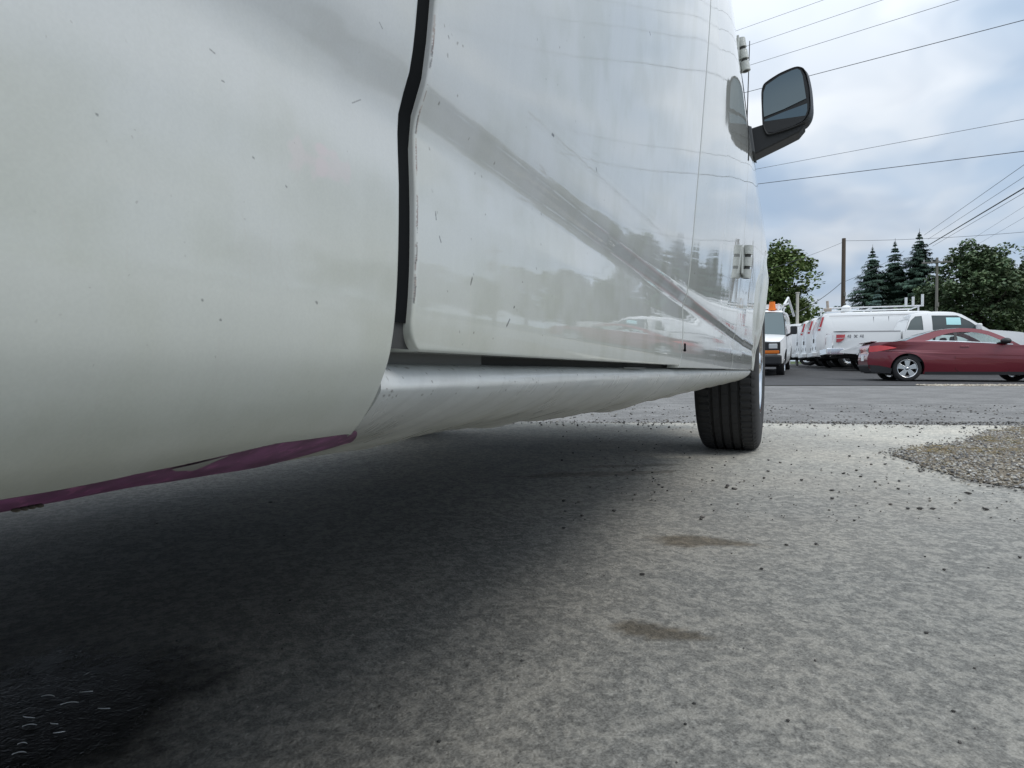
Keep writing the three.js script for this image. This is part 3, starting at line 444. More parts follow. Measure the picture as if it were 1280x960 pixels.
// ---- red coupe
{
  const car = thing('red_coupe', 'dark red two-door coupe with alloy wheels parked across the road before the white vehicles', 'car');
  const R = .325, A1 = .98, A2 = 3.83, ar = .372;
  const hw = (x, y) => { let w = .885; w -= .05 * Math.pow(clamp((.55 - y) / .4), 1.5); w -= .05 * Math.pow(clamp((y - .62) / .42), 1.6); if (y > .98) w -= .52 * (y - .98) * .9; const e = Math.min(x + .02, 4.82 - x); if (e < .8) w -= .36 * Math.pow(1 - e / .8, 2.2); const f = Math.min(Math.abs(x - A1), Math.abs(x - A2)); w += .02 * sstep(.62, .3, f) * sstep(.2, .5, y) * sstep(.95, .7, y); return w; };
  const belt = x => pchip([[0, .97], [.7, .995], [1.3, 1.01], [2.0, .985], [3.2, .90], [3.5, .865], [4.3, .76], [4.8, .6]])(x);
  const deck = dense([[.05, .93], [.12, .985], [.3, 1.0], [.6, 1.0], [.95, 1.01]], 10), hood = dense([[3.32, .89], [3.7, .87], [4.2, .80], [4.6, .70], [4.76, .60]], 14);
  const tail = dense([[.13, .27], [.02, .36], [-.02, .50], [-.02, .62], [.03, .74], [.02, .84], [.05, .93]], 16), nose = dense([[4.76, .60], [4.82, .48], [4.80, .3], [4.7, .2]], 8);
  const low = [...arcPts(A1, .335, ar, Math.PI + .12, 0 - .38, 18).map(p => p), [1.40, .20], [3.42, .20], ...arcPts(A2, .335, ar, Math.PI + .38, -.25, 18)];
  const sideLow = [[.13, .27], [.6, .26], ...low, [4.7, .2], ...nose.slice().reverse().slice(1, -1), ...hood.slice().reverse(), [3.2, belt(3.2)], [2.6, belt(2.6)], [2.0, belt(2.0)], [1.4, 1.012], ...deck.slice().reverse(), ...tail.slice().reverse().slice(1, -1)];
  const under = .19;
  mesh('body', merge([skin(sideLow, hw, { splits: 2 }), across(deck, hw, 12, .012), across(hood, hw, 12, .03), across(tail, hw, 12, 0), across(nose, hw, 12, 0)]), FM.maroon, car);
  const roofL = dense([[.93, 1.01], [1.12, 1.09], [1.5, 1.225], [1.85, 1.30], [2.15, 1.322], [2.45, 1.305], [2.75, 1.235], [3.05, 1.08], [3.36, .88]], 60);
  const seg = (a, b) => roofL.filter(p => p[0] >= a - .03 && p[0] <= b + .03);
  const top = [...roofL], win = dense([[1.44, 1.022], [1.66, 1.12], [1.9, 1.195], [2.15, 1.225], [2.45, 1.213], [2.72, 1.14], [2.98, 1.0], [3.15, .918]], 24);
  const ghHole = [...win.slice().reverse(), [2.0, .998], [1.7, 1.012]];
  mesh('roof', merge([skin([...top.slice().reverse(), [1.4, 1.012], [2.0, .985], [2.6, belt(2.6)], [3.2, belt(3.2)]], hw, { holes: [ghHole], splits: 2 }), across(seg(1.72, 2.62), hw, 12, .025)]), FM.maroon, car);
  const hwg = (x, y) => hw(x, y) - .012;
  mesh('headliner', across(seg(1.72, 2.62).map(p => [p[0], p[1] - .03]), (x, y) => hw(x, y) - .04, 8, .02), FM.grey, car); for (const s of [1, -1]) mesh('door_lining', skin([[1.0, .5], [3.3, .5], [3.2, .86], [2.0, .95], [1.0, .96]], (x, y) => hw(x, y) - .06, { side: s }), FM.seat, car);
  mesh('rear_window', across(seg(.98, 1.76), (x, y) => hwg(x, y) - .05, 12, .02), FM.frontGlass, car); mesh('windshield', across(seg(2.6, 3.36), hwg, 12, .03), FM.pane, car);
  const wl = a => a.filter(p => p); const splitX = 2.03;
  const q = win.filter(p => p[0] < splitX - .03), d = win.filter(p => p[0] > splitX + .03);
  for (const sd of [1, -1]) {
    mesh('quarter_window', skin([[1.44, 1.02], [1.7, 1.012], [splitX - .025, .999], [splitX - .03, 1.205], ...q.slice(1).reverse()], hwg, { side: sd }), FM.pane, car);
    mesh('door_window', skin([[splitX + .025, .996], [2.6, .958], [3.15, .912], ...d.slice().reverse().slice(1), [splitX + .03, 1.215]], hwg, { side: sd }), FM.pane, car);
    mesh('window_pillar', skin([[splitX - .03, .995], [splitX + .03, .995], [splitX + .035, 1.225], [splitX - .025, 1.218]], hw, { side: sd, off: .002 }), FM.black, car);
    mesh('belt_trim', skin([[1.36, 1.012], [2.0, .985], [2.6, .945], [3.2, .898], [3.2, .916], [2.6, .965], [2.0, 1.004], [1.5, 1.026]], hw, { side: sd, off: .006 }), FM.chrome, car);
    const drX = [[2.03, .985], [2.0, .6], [2.02, .3], [2.1, .24], [3.1, .235], [3.17, .35], [3.2, .62], [3.17, .90]];
    const lineG = []; for (let k = 0; k < drX.length - 1; k++) { const [ax, ay] = drX[k], [bx, by] = drX[k + 1]; lineG.push(bar([ax, ay, sd * (hw(ax, ay) - .001)], [bx, by, sd * (hw(bx, by) - .001)], .005, .005, 5)); }
    mesh('door_seam', merge(lineG), FM.dark, car);
    mesh('door_handle', box(.19, .035, .03, 2.2, .86, sd * (hw(2.2, .86) + .006), .012), FM.maroon, car);
    const mir = mesh('mirror', merge([(() => { const g = new THREE.SphereGeometry(1, 16, 12); g.scale(.11, .075, .10); return g.translate(3.02, .985, sd * (hw(3.02, .95) + .11)); })(), bar([3.08, .93, sd * (hw(3.05, .93) - .02)], [3.05, .96, sd * (hw(3.05, .93) + .06)], .03, .025)]), FM.black, car);
    const lamp = dense([[.03, .90], [.30, .915], [.58, .885], [.74, .845]], 12), lampLow = dense([[.70, .835], [.45, .79], [.2, .755], [.02, .75]], 12);
    mesh('tail_lamp', skin([...lampLow.slice().reverse(), ...lamp.slice().reverse()], hw, { side: sd, off: .006 }), FM.redBright, car);
    mesh('side_marker', skin([[4.05, .63], [4.11, .63], [4.11, .66], [4.05, .66]], hw, { side: sd, off: .006 }), FM.clear, car);
  }
  const tl = tail.filter(p => p[1] > .70 && p[1] < .93);
  mesh('tail_lamp', across(tl, (x, y) => hw(x, y) * .98 + .004, 8).translate(-.006, 0, 0), FM.red, car);
  for (const s of [1, -1]) mesh('reverse_lamp', grid(5, 5, (i, j) => { const y = lerp(.74, .87, j / 4); return [-.012 + .03 * (y > .8 ? 0 : .6), y, s * lerp(.36, .50, i / 4)]; }), FM.clear, car);
  mesh('licence_plate', box(.012, .15, .30, -.022, .60, 0, .005), FM.paper, car);
  mesh('rear_valance', merge([skin([[.10, .22], [.62, .2], [.64, .33], [.3, .40], [.02, .42]], hw, { off: .004 }), across(dense([[.10, .22], [.02, .34], [.0, .42]], 6), hw, 10).translate(-.008, 0, 0)]), FM.trim, car);
  for (const s of [1, -1]) mesh('sill', skin([[1.36, .17], [3.46, .17], [3.46, .245], [1.36, .245]], hw, { off: .006, side: s }), FM.trim, car);
  mesh('spoiler', box(.20, .022, 1.34, .13, 1.012, 0, .01), FM.maroon, car);
  mesh('underbody', merge([box(4.3, .05, 1.5, 2.4, .22, 0), box(.8, .45, 1.3, A1, .45, 0), box(.8, .4, 1.3, A2, .45, 0)]), FM.dark, car);
  for (const s of [1, -1]) for (const a of [A1, A2]) mesh('wheel_well', grid(20, 2, (i, j) => { const t = lerp(0, Math.PI, i / 19); return [a + (ar - .005) * Math.cos(t), .335 + (ar - .005) * Math.sin(t), s * (j ? .86 : .45)]; }), FM.dark, car);
  mesh('bumper_bar', box(.02, .05, 1.2, -.01, .40, 0), FM.trim, car);
  for (const s of [1, -1]) { for (const [x0, h0] of [[1.45, .98], [2.15, 1.02]]) { const seat = mesh('seat', merge([box(.13, .5, .46, x0, .72, s * .37, .05), box(.12, .17, .26, x0 - .03, 1.05, s * .37, .05), box(.5, .14, .46, x0 + .28, .47, s * .37, .05)]), FM.seat, car); } }
  mesh('dashboard', box(.5, .2, 1.4, 3.05, .80, 0, .06), FM.seat, car); { const sw = new THREE.TorusGeometry(.18, .016, 8, 24); sw.rotateY(Math.PI / 2); sw.rotateZ(.4); mesh('steering_wheel', sw.translate(2.75, .88, -.37), FM.seat, car); }
  for (const [x, s] of [[A1, 1], [A1, -1], [A2, 1], [A2, -1]]) wheelAt(car, x, s * .76, R, .235, 'alloy');
  car.traverse(o => { if (!o.isMesh || o.parent.name === 'wheel') return; const P = o.geometry.attributes.position; for (let i = 0; i < P.count; i++) { const x = P.getX(i); if (x < .6) P.setX(i, .6 - (.6 - x) * .72); } });
  place(car, 1134, 16, -17 * Math.PI / 180, A1); car.position.x += .86 * Math.sin(17 * Math.PI / 180); car.position.z += -.86 * Math.cos(17 * Math.PI / 180); car.position.y = .062;
}
// ---- cargo vans (one built, the others copied), and the one that faces the camera
function makeCargoVan() {
  const car = new THREE.Group(), L = 5.7, R = .365, A1 = 1.14, A2 = 4.73, ar = .47;
  const hw = (x, y) => { let w = pchip([[.3, .93], [.5, .985], [.9, 1.0], [1.15, .985], [1.9, .885], [2.0, .855], [2.07, .80], [2.11, .70]])(y); const e = Math.min(x, L - x); if (e < .35) w -= .13 * Math.pow(1 - e / .35, 2); if (x > 4.6) w -= .12 * Math.pow((x - 4.6) / 1.1, 2); return w; };
  const topL = dense([[.20, 1.93], [.27, 2.03], [.42, 2.08], [1.2, 2.11], [3.0, 2.10], [3.7, 2.07], [3.95, 2.0]], 26), tailL = dense([[0, .42], [0, 1.0], [.05, 1.45], [.20, 1.93]], 12);
  const wsL = dense([[3.95, 2.0], [4.3, 1.67], [4.72, 1.27]], 12), hoodL = dense([[4.72, 1.27], [5.1, 1.22], [5.5, 1.12], [5.62, 1.06]], 10), noseL = dense([[5.62, 1.06], [5.70, .9], [5.70, .55]], 6);
  const outline = [[0, .42], [A1 - ar - .02, .42], ...arcPts(A1, .38, ar, Math.PI - .08, .1, 14), [A1 + ar + .01, .33], [A2 - ar - .01, .33], ...arcPts(A2, .38, ar, Math.PI - .1, .08, 14), [5.7, .42], ...noseL.slice().reverse().slice(1), ...hoodL.slice().reverse().slice(1), ...wsL.slice().reverse().slice(1), ...topL.slice().reverse().slice(1), ...tailL.slice().reverse().slice(1, -1)];
  mesh('body', merge([skin(outline, hw, { splits: 2 }), across(topL, hw, 12, .03), across(tailL, hw, 10), across(hoodL, hw, 12, .05), across(noseL, hw, 8)]), FM.white, car);
  mesh('windshield', across(wsL, (x, y) => hw(x, y) - .02, 12, .0), FM.frontGlass, car);
  for (const s of [1, -1]) {
    mesh('front_window', skin([[3.35, 1.32], [4.42, 1.30], [4.06, 1.80], [3.40, 1.86]], hw, { side: s, off: .006 }), FM.tint, car);
    const lines = []; const seamL = (pts) => { for (let k = 0; k < pts.length - 1; k++) { const [a, b] = pts[k], [c, d] = pts[k + 1]; lines.push(bar([a, b, s * (hw(a, b) - .002)], [c, d, s * (hw(c, d) - .002)], .012, .012, 5)); } };
    seamL([[3.28, .40], [3.28, 1.2], [3.28, 1.96]]); seamL([[4.45, 1.28], [4.40, .9], [4.3, .42]]); if (s > 0) { seamL([[1.95, .40], [1.95, 1.1], [1.95, 1.9]]); seamL([[2.45, .4], [2.45, 1.1], [2.45, 1.9]]); } else { seamL([[2.1, .9], [2.1, 1.9]]); }
    for (const l of lines) mesh('panel_seam', l, FM.seam, car);
    mesh('body_moulding', skin([[.3, .62], [A1 - ar, .62], [A1 - ar, .645], [.3, .645]], hw, { side: s, off: .006 }), FM.white2, car);
    mesh('tail_lamp', merge([skin([[.060, 1.42], [.135, 1.41], [.275, 1.93], [.21, 1.94]], hw, { side: s, off: .012 }), grid(4, 6, (i, j) => { const y = lerp(1.42, 1.94, j / 5), x = .025 + .165 * (y - 1.42) / .52; return [x, y, s * (hw(.05, y) + .012 - i / 3 * .08)]; })]), FM.red, car);
    mesh('lamp_lens', skin([[.082, 1.49], [.145, 1.485], [.165, 1.55], [.10, 1.555]], hw, { side: s, off: .018 }), FM.clear, car);
    mesh('side_mirror', merge([box(.10, .26, .20, 4.32, 1.42, s * (hw(4.3, 1.3) + .22), .04), bar([4.36, 1.25, s * hw(4.3, 1.25)], [4.33, 1.34, s * (hw(4.3, 1.25) + .2)], .035, .03)]), FM.black, car);
    mesh('headlamp', box(.05, .15, .24, 5.725, .95, s * .68, .02), FM.clear, car); mesh('turn_lamp', box(.05, .10, .42, 5.73, .775, s * .64, .02), FM.amber, car);
    mesh('drip_rail', skin([[.45, 1.955], [3.9, 1.955], [3.9, 1.975], [.45, 1.975]], hw, { side: s, off: .014 }), FM.grey, car);
    mesh('rear_hinge', box(.03, .12, .03, .0, .75, s * .82, .008), FM.black, car);
  }
  mesh('door_handle', box(.03, .17, .08, -.012, 1.05, .14, .01), FM.black, car); mesh('rear_seam', box(.008, 1.45, .012, .012, 1.18, 0, .002), FM.seam, car);
  mesh('grille', box(.09, .36, 1.76, 5.69, .90, 0, .03), FM.black, car); mesh('front_bumper', box(.22, .30, 1.84, 5.72, .54, 0, .06), FM.black, car); mesh('rear_bumper', box(.18, .17, 1.84, -.04, .50, 0, .03), FM.wheelWhite, car);
  mesh('licence_plate', box(.01, .15, .3, -.02, .78, -.32, .003), FM.paper, car);
  mesh('underbody', merge([box(5.4, .1, 1.7, 2.85, .40, 0), box(.9, .5, 1.5, A1, .55, 0), box(.9, .5, 1.5, A2, .55, 0), bar([A1, .36, -.8], [A1, .36, .8], .07), box(.7, .25, .6, .5, .40, 0)]), FM.dark, car);
  for (const [x, s] of [[A1, 1], [A1, -1], [A2, 1], [A2, -1]]) wheelAt(car, x, s * .84, R, .235, 'steel');
  return car;
}
function ladderRack(car) {                                        // bars, feet and crossbars on the roof
  const g = new THREE.Group(); g.name = 'ladder_rack'; car.add(g);
  for (const s of [1, -1]) mesh('rail', bar([.25, 2.28, s * .70], [3.55, 2.28, s * .70], .028), FM.rack, g);
  for (const x of [.35, 1.9, 3.45]) { mesh('crossbar', bar([x, 2.26, -.78], [x, 2.26, .78], .024), FM.rack, g); for (const s of [1, -1]) mesh('foot', bar([x, 2.03, s * .68], [x, 2.26, s * .72], .03), FM.rack, g); }
  return g;
}
const vanProto = makeCargoVan();
function setVan(o, name, label, cat, group, px, Z, yaw, ax, side, lift, pitch = 0) {
  o.name = numbered(name); scene.add(o); tag(o, label, cat, group);
  place(o, px, Z, yaw, ax); o.position.x += side * Math.sin(yaw) * -1; o.position.z += side * -Math.cos(yaw); o.position.y = lift; o.rotation.order = 'YXZ'; o.rotation.z = pitch; return o;
}
{
  const yaw = -19 * Math.PI / 180, S = 1.0;
  const v1 = vanProto.clone(), v2 = vanProto.clone(), v3 = vanProto.clone(), v4 = vanProto.clone(), v5 = vanProto;
  setVan(v1, 'parked_cargo_van', 'white cargo van with roof ladder rack, side-on just behind the white pickup', 'van', 'white cargo vans parked in a row', 1061.5, 24.2, yaw, 1.14, S, .45);
  const r1 = ladderRack(v1);
  for (const [x, h] of [[3.05, .34], [3.28, .36], [3.58, .44]]) mesh('ladder_stop', bar([x, 2.26, .7], [x, 2.26 + h, .7], .045), FM.rack, r1);
  mesh('rack_clamp', merge([box(.26, .12, .12, .42, 2.22, .72, .02), bar([.42, 2.26, .72], [.40, 2.56, .72], .05)]), std([.42, .36, .30], .7), r1);
  mesh('roof_vent', (() => { const g = new THREE.SphereGeometry(.17, 16, 10); g.scale(1.1, .8, 1); return g.translate(1.15, 2.3, .1); })(), FM.white, v1);
  setVan(v2, 'parked_cargo_van', 'white cargo van second in the row, its red tail lamp just left of the first', 'van', 'white cargo vans parked in a row', 1045, 26.4, yaw, 1.14, S, .46);
  setVan(v3, 'parked_cargo_van', 'white cargo van third in the row, its slanted tail lamp farther left', 'van', 'white cargo vans parked in a row', 1033, 28.8, yaw, 1.14, S, .53);
  setVan(v4, 'parked_cargo_van', 'white van with a dark green round emblem on its back, left of the row', 'van', 'white cargo vans parked in a row', 1008, 32, -30 * Math.PI / 180, 1.14, S, .60);
  { const e = mesh('emblem', merge([(() => { const g = new THREE.RingGeometry(.17, .34, 28); g.rotateY(-Math.PI / 2); return g.translate(-.025, 1.38, -.42); })(), (() => { const g = new THREE.CircleGeometry(.10, 16); g.rotateY(-Math.PI / 2); return g.translate(-.028, 1.42, -.42); })(), box(.012, .10, .46, -.018, .95, -.44, .004)]), FM.green, v4); }
  // the van that faces the camera
  setVan(v5, 'work_van', 'white work van facing the camera with orange roof beacon and black bumper', 'van', null, 984.5, 20, 0, 0, 0, .17);
  const f = new THREE.Vector3(-.435, 0, .90), th = Math.atan2(-f.z, f.x); v5.rotation.y = th; v5.rotation.z = -3.2 * Math.PI / 180;
  const lf = [(981 - 640) / 800 * 20.0, -20.0], rgt = [-f.z, f.x];   // place its left front wheel
  const off = new THREE.Vector3(4.73, 0, -.96).applyEuler(v5.rotation); v5.position.set(lf[0] - off.x, .17 - off.y, lf[1] - off.z);
  mesh('roof_beacon', merge([bar([3.72, 2.08, -.52], [3.72, 2.14, -.52], .13, .12, 18), bar([3.72, 2.14, -.52], [3.72, 2.36, -.52], .11, .085, 18)]), FM.orange, v5); mesh('beacon_lens', bar([3.74, 2.10, -.70], [3.74, 2.24, -.70], .05, .045, 12), FM.paper, v5);
  const r = ladderRack(v5); mesh('ladder_arm', merge([bar([3.2, 2.26, -.85], [2.6, 2.52, -.95], .04), bar([2.6, 2.52, -.95], [2.2, 1.9, -1.12], .035), bar([3.0, 2.26, -.85], [2.0, 2.36, -.95], .035)]), FM.rack, r);
}
// ---- pickup
{
  const car = thing('pickup_truck', 'white pickup truck with 4X4 lettering on its bed behind the red coupe', 'pickup truck');
  const A1 = 1.22, A2 = 4.88, L = 5.85, R = .395, ar = .47;
  const hw = (x, y) => { let w = pchip([[.4, .93], [.6, .99], [1.0, 1.0], [1.28, .97], [1.9, .74], [1.97, .66]])(y); const e = Math.min(x, L - x); if (e < .3) w -= .10 * Math.pow(1 - e / .3, 2); const f = Math.min(Math.abs(x - A1), Math.abs(x - A2)); w += .03 * sstep(.62, .45, f) * sstep(1.1, .7, y); return w; };
  const bed = [[.02, .62], [A1 - ar - .02, .56], ...arcPts(A1, .46, ar, Math.PI - .2, .2, 14), [A1 + ar + .02, .5], [2.02, .5], [2.02, 1.31], [.03, 1.33], [.0, 1.2]];
  mesh('bed', merge([skin(bed, hw, { splits: 2 }), across([[.0, .62], [-.01, .9], [.0, 1.2], [.03, 1.33], [.09, 1.33]], hw, 10), skin([[.06, .9], [2.0, .9], [2.0, 1.3], [.06, 1.3]], (x, y) => hw(x, y) - .08), across([[.05, .88], [2.0, .88]], hw, 6), across([[2.0, .88], [2.02, 1.31]], hw, 6)]), FM.white, car);
  mesh('bed_rail', merge([skin([[.02, 1.315], [2.02, 1.297], [2.02, 1.335], [.02, 1.352]], hw, { off: .004 }), ...[1, -1].map(s => grid(12, 2, (i, j) => { const x = lerp(.02, 2.02, i / 11), y = 1.35 - .018 * i / 11; return [x, y, s * (hw(x, y) + .004 - j * .09)]; }))]), FM.grey, car);
  const cabTop = dense([[2.16, 1.30], [2.26, 1.62], [2.38, 1.86], [2.58, 1.93], [3.1, 1.955], [3.55, 1.92], [3.78, 1.84]], 26), ws = dense([[3.78, 1.84], [4.15, 1.56], [4.5, 1.31]], 12), hoodL = dense([[4.5, 1.31], [4.8, 1.28], [5.3, 1.22], [5.75, 1.12]], 12), noseL = [[5.75, 1.12], [5.84, .9], [5.85, .5]];
  const cab = [[2.08, .48], [A2 - ar - .02, .48], ...arcPts(A2, .46, ar, Math.PI - .05, .1, 14), [5.85, .5], [5.84, .9], ...hoodL.slice().reverse(), ...ws.slice().reverse().slice(1), ...cabTop.slice().reverse().slice(1), [2.08, 1.3]];
  const w1 = [[2.20, 1.345], [2.68, 1.335], [2.66, 1.815], [2.47, 1.80], [2.33, 1.66]], w2 = [[2.94, 1.33], [4.32, 1.305], [3.98, 1.60], [3.66, 1.80], [2.94, 1.82]];
  mesh('cab', merge([skin(cab, hw, { splits: 2, holes: [w1, w2] }), across(cabTop.filter(p => p[0] > 2.3), hw, 12, .03), across([[2.08, .5], [2.08, 1.32]], hw, 8), across(hoodL, hw, 12, .05), across(noseL, hw, 8)]), FM.white, car);
  mesh('cab_back', across(cabTop.filter(p => p[0] < 2.4), (x, y) => hw(x, y) - .03, 8), FM.white, car); mesh('windshield', across(ws, (x, y) => hw(x, y) - .02, 12, .02), FM.frontGlass, car);
  for (const s of [1, -1]) {
    mesh('rear_side_window', skin(w1, (x, y) => hw(x, y) - .012, { side: s }), phys([.10, .125, .125], .04), car); mesh('front_window', skin(w2, (x, y) => hw(x, y) - .012, { side: s }), phys([.05, .065, .068], .03), car);
    const lines = []; for (const pts of [[[2.84, .5], [2.84, 1.3], [2.84, 1.88]], [[4.42, .5], [4.42, 1.28]], [[2.86, .58], [4.4, .56]]]) for (let k = 0; k < pts.length - 1; k++) { const [a, b] = pts[k], [c, d] = pts[k + 1]; lines.push(bar([a, b, s * (hw(a, b) - .002)], [c, d, s * (hw(c, d) - .002)], .006, .006, 5)); }
    for (const l of lines) mesh('door_seam', l, FM.seam, car);
    mesh('tail_lamp', merge([skin([[.10, .97], [.24, .99], [.34, 1.08], [.37, 1.23], [.10, 1.23]], hw, { side: s, off: .01 }), grid(3, 4, (i, j) => [-.018, lerp(.96, 1.23, j / 3), s * (hw(0, 1) - .0 - i / 2 * .12)])]), FM.red, car);
    mesh('lamp_lens', skin([[.10, 1.09], [.34, 1.10], [.343, 1.115], [.10, 1.11]], hw, { side: s, off: .016 }), FM.clear, car);
    mesh('arch_flare', skin([...arcPts(A1, .46, ar + .05, Math.PI - .15, .15, 18), ...arcPts(A1, .46, ar, .15, Math.PI - .15, 18)], hw, { side: s, off: .03, splits: 1 }), FM.white, car);
    mesh('side_mirror', box(.14, .22, .22, 4.18, 1.40, s * (hw(4.2, 1.35) + .14), .05), FM.white, car);
    mesh('headlamp', box(.06, .28, .24, 5.80, .98, s * .78, .03), FM.clear, car); mesh('door_handle', box(.16, .04, .03, 3.08, 1.16, s * (hw(3.1, 1.16) + .01), .01), FM.white, car);
    // 4X4 lettering on the bed
    const T = [], px = (x, y, w, h, r = 0) => { const g = box(w, h, .006, 0, 0, 0, .002); if (r) g.rotateZ(r * s); T.push([g, x, y]); };
    const ch = (c, x, w) => { if (c === '4') { px(x - w * .12, 1.15, w * .62, .022, .0); px(x - w * .26, 1.185, w * .22, .075, -.35); px(x + w * .18, 1.165, w * .22, .115); } else { px(x, 1.165, w * .22, .135, .75); px(x, 1.165, w * .22, .135, -.75); } };
    const letters = ['4', 'X', '4'];
    const txt = new THREE.Group(); letters.forEach((c, i) => { const xx = s > 0 ? .50 + i * .19 : .88 - i * .19; T.length = 0; ch(c, 0, .15); mesh('letter', merge(T.map(([g, x, y]) => g.translate(s > 0 ? x : -x, y, 0))).translate(xx, 0, s * (hw(xx, 1.16) + .005)), FM.grey, car); });
  }
  mesh('sale_sheet', skin([[3.34, 1.50], [3.74, 1.49], [3.74, 1.73], [3.34, 1.74]], (x, y) => hw(x, y) - .004, { side: 1 }), FM.cyan, car);
  mesh('rear_bumper', merge([box(.20, .24, 1.86, -.10, .66, 0, .04), ...[1, -1].map(s => box(.42, .22, .05, .12, .66, s * .955, .02))]), FM.chrome, car); mesh('hitch', box(.3, .1, .12, -.12, .50, 0), FM.dark, car);
  mesh('front_bumper', box(.2, .26, 1.9, 5.86, .62, 0, .05), FM.chrome, car);
  mesh('interior', merge([box(.16, .55, .5, 3.05, 1.30, .38, .05), box(.16, .55, .5, 3.05, 1.30, -.38, .05), box(.4, .2, 1.4, 4.35, 1.22, 0, .05)]), FM.seat, car);
  mesh('underbody', merge([box(5.5, .12, 1.4, 2.9, .50, 0), box(.9, .5, 1.5, A1, .6, 0), box(.9, .5, 1.5, A2, .6, 0), bar([A1, .38, -.8], [A1, .38, .8], .08)]), FM.dark, car);
  for (const [x, s] of [[A1, 1], [A1, -1], [A2, 1], [A2, -1]]) wheelAt(car, x, s * .84, R, .25, 'alloy');
  setPick(car);
  function setPick(o) { const yaw = -19 * Math.PI / 180; place(o, 1041, 21.9, yaw, 0); o.position.x += 1 * Math.sin(yaw) * -1; o.position.z += -Math.cos(yaw); o.position.y = .33; }
}
// ================================================================ trees
function leafMat(r, s) { return phys([1, 1, 1], r, { vertexColors: true, specularIntensity: s }); }
const LEAF = leafMat(.7, .6), NEEDLE = leafMat(.9, .25);
function leaves(out, cols, r, cx, cy, cz, n, rad, size, tone, flat = .75) {
  for (let k = 0; k < n; k++) {
    const u = r() * 2 - 1, a = r() * 6.283, q = Math.cbrt(r()) * rad, s = Math.sqrt(1 - u * u), x = cx + q * s * Math.cos(a), y = cy + q * u * flat, z = cz + q * s * Math.sin(a), sz = size * (.6 + .8 * r());
    const n1 = new THREE.Vector3(r() - .5, r() * .9 + .1, r() - .5).normalize(), t = new THREE.Vector3(r() - .5, r() - .5, r() - .5).cross(n1).normalize().multiplyScalar(sz), b = n1.clone().cross(t).multiplyScalar(.62);
    const c = [x, y, z], P = (i, j) => [c[0] + t.x * i + b.x * j, c[1] + t.y * i + b.y * j, c[2] + t.z * i + b.z * j];
    const p = [P(-1, 0), P(-.1, -1), P(1, 0), P(.1, 1)]; out.push(...p[0], ...p[1], ...p[2], ...p[0], ...p[2], ...p[3]);
    const w = tone * (.72 + .56 * r()), cc = [w * (.95 + .25 * r()), w, w * (.9 + .2 * r())]; for (let m = 0; m < 6; m++) cols.push(...cc);
  }
}
function crownGeo(out, cols, base) { const g = new THREE.BufferGeometry(); g.setAttribute('position', new THREE.Float32BufferAttribute(out, 3)); const c = new Float32Array(cols.length); for (let i = 0; i < c.length; i += 3) { c[i] = cols[i] * base[0]; c[i + 1] = cols[i + 1] * base[1]; c[i + 2] = cols[i + 2] * base[2]; } g.setAttribute('color', new THREE.BufferAttribute(c, 3)); g.computeVertexNormals(); return g; }
const BARK = std([.075, .062, .05], .95);
function deciduous(name, label, group, px, Z, topPy, width, baseH, color, seed, o = {}) {
  const r = rngOf(seed), t = thing(name, label, 'tree', group), p = at(px, 463, Z), g0 = gy(p.x, p.z), top = at(px, topPy, Z).y - g0; t.position.set(p.x, g0, p.z);
  const cy = baseH + (top - baseH) * .5, ry = (top - baseH) * .5, rx = width / 2, out = [], cols = [], wood = [bar([0, 0, 0], [.1, cy * .8, 0], .030 * top, .018 * top, 9)];
  const nC = o.clumps ?? 110, cr = o.clump ?? .13 * (rx + ry) * .9, per = o.per ?? 130, size = o.size ?? .16;
  const lobes = Array.from({ length: 14 }, () => [r() * 6.283, r() * 1.8 - .8, .72 + .55 * r()]);
  for (let k = 0; k < nC; k++) {
    const u = r() * 2 - 1, a = r() * 6.283, s = Math.sqrt(1 - u * u); let q = .55 + .45 * Math.sqrt(r()); if (r() < .2) q *= .6;
    let lob = .78; for (const [la, lu, lr] of lobes) { const dd = Math.cos(a - la) * s * Math.sqrt(1 - lu * lu) + u * lu; lob = Math.max(lob, lr * sstep(.72, .97, dd) * 1.12); }
    const pear = u > 0 ? 1 - .35 * u * u : 1 - .2 * u * u, x = rx * q * s * Math.cos(a) * lob * pear, z = rx * q * s * Math.sin(a) * lob * pear, y = cy + ry * q * u * lerp(1, lob, .6);
    const tone = .62 + .75 * r() + .15 * u; leaves(out, cols, r, x, y, z, per, cr * (.6 + .7 * r()), size, tone, .7);
    if (k % 5 === 0) wood.push(bar([.1, cy * (.4 + .4 * r()), 0], [x * .9, y * .98, z * .9], .012 * top * .6, .003 * top, 5));
  }
  mesh('trunk', merge(wood), BARK, t); mesh('crown', crownGeo(out, cols, color), LEAF, t); return t;
}
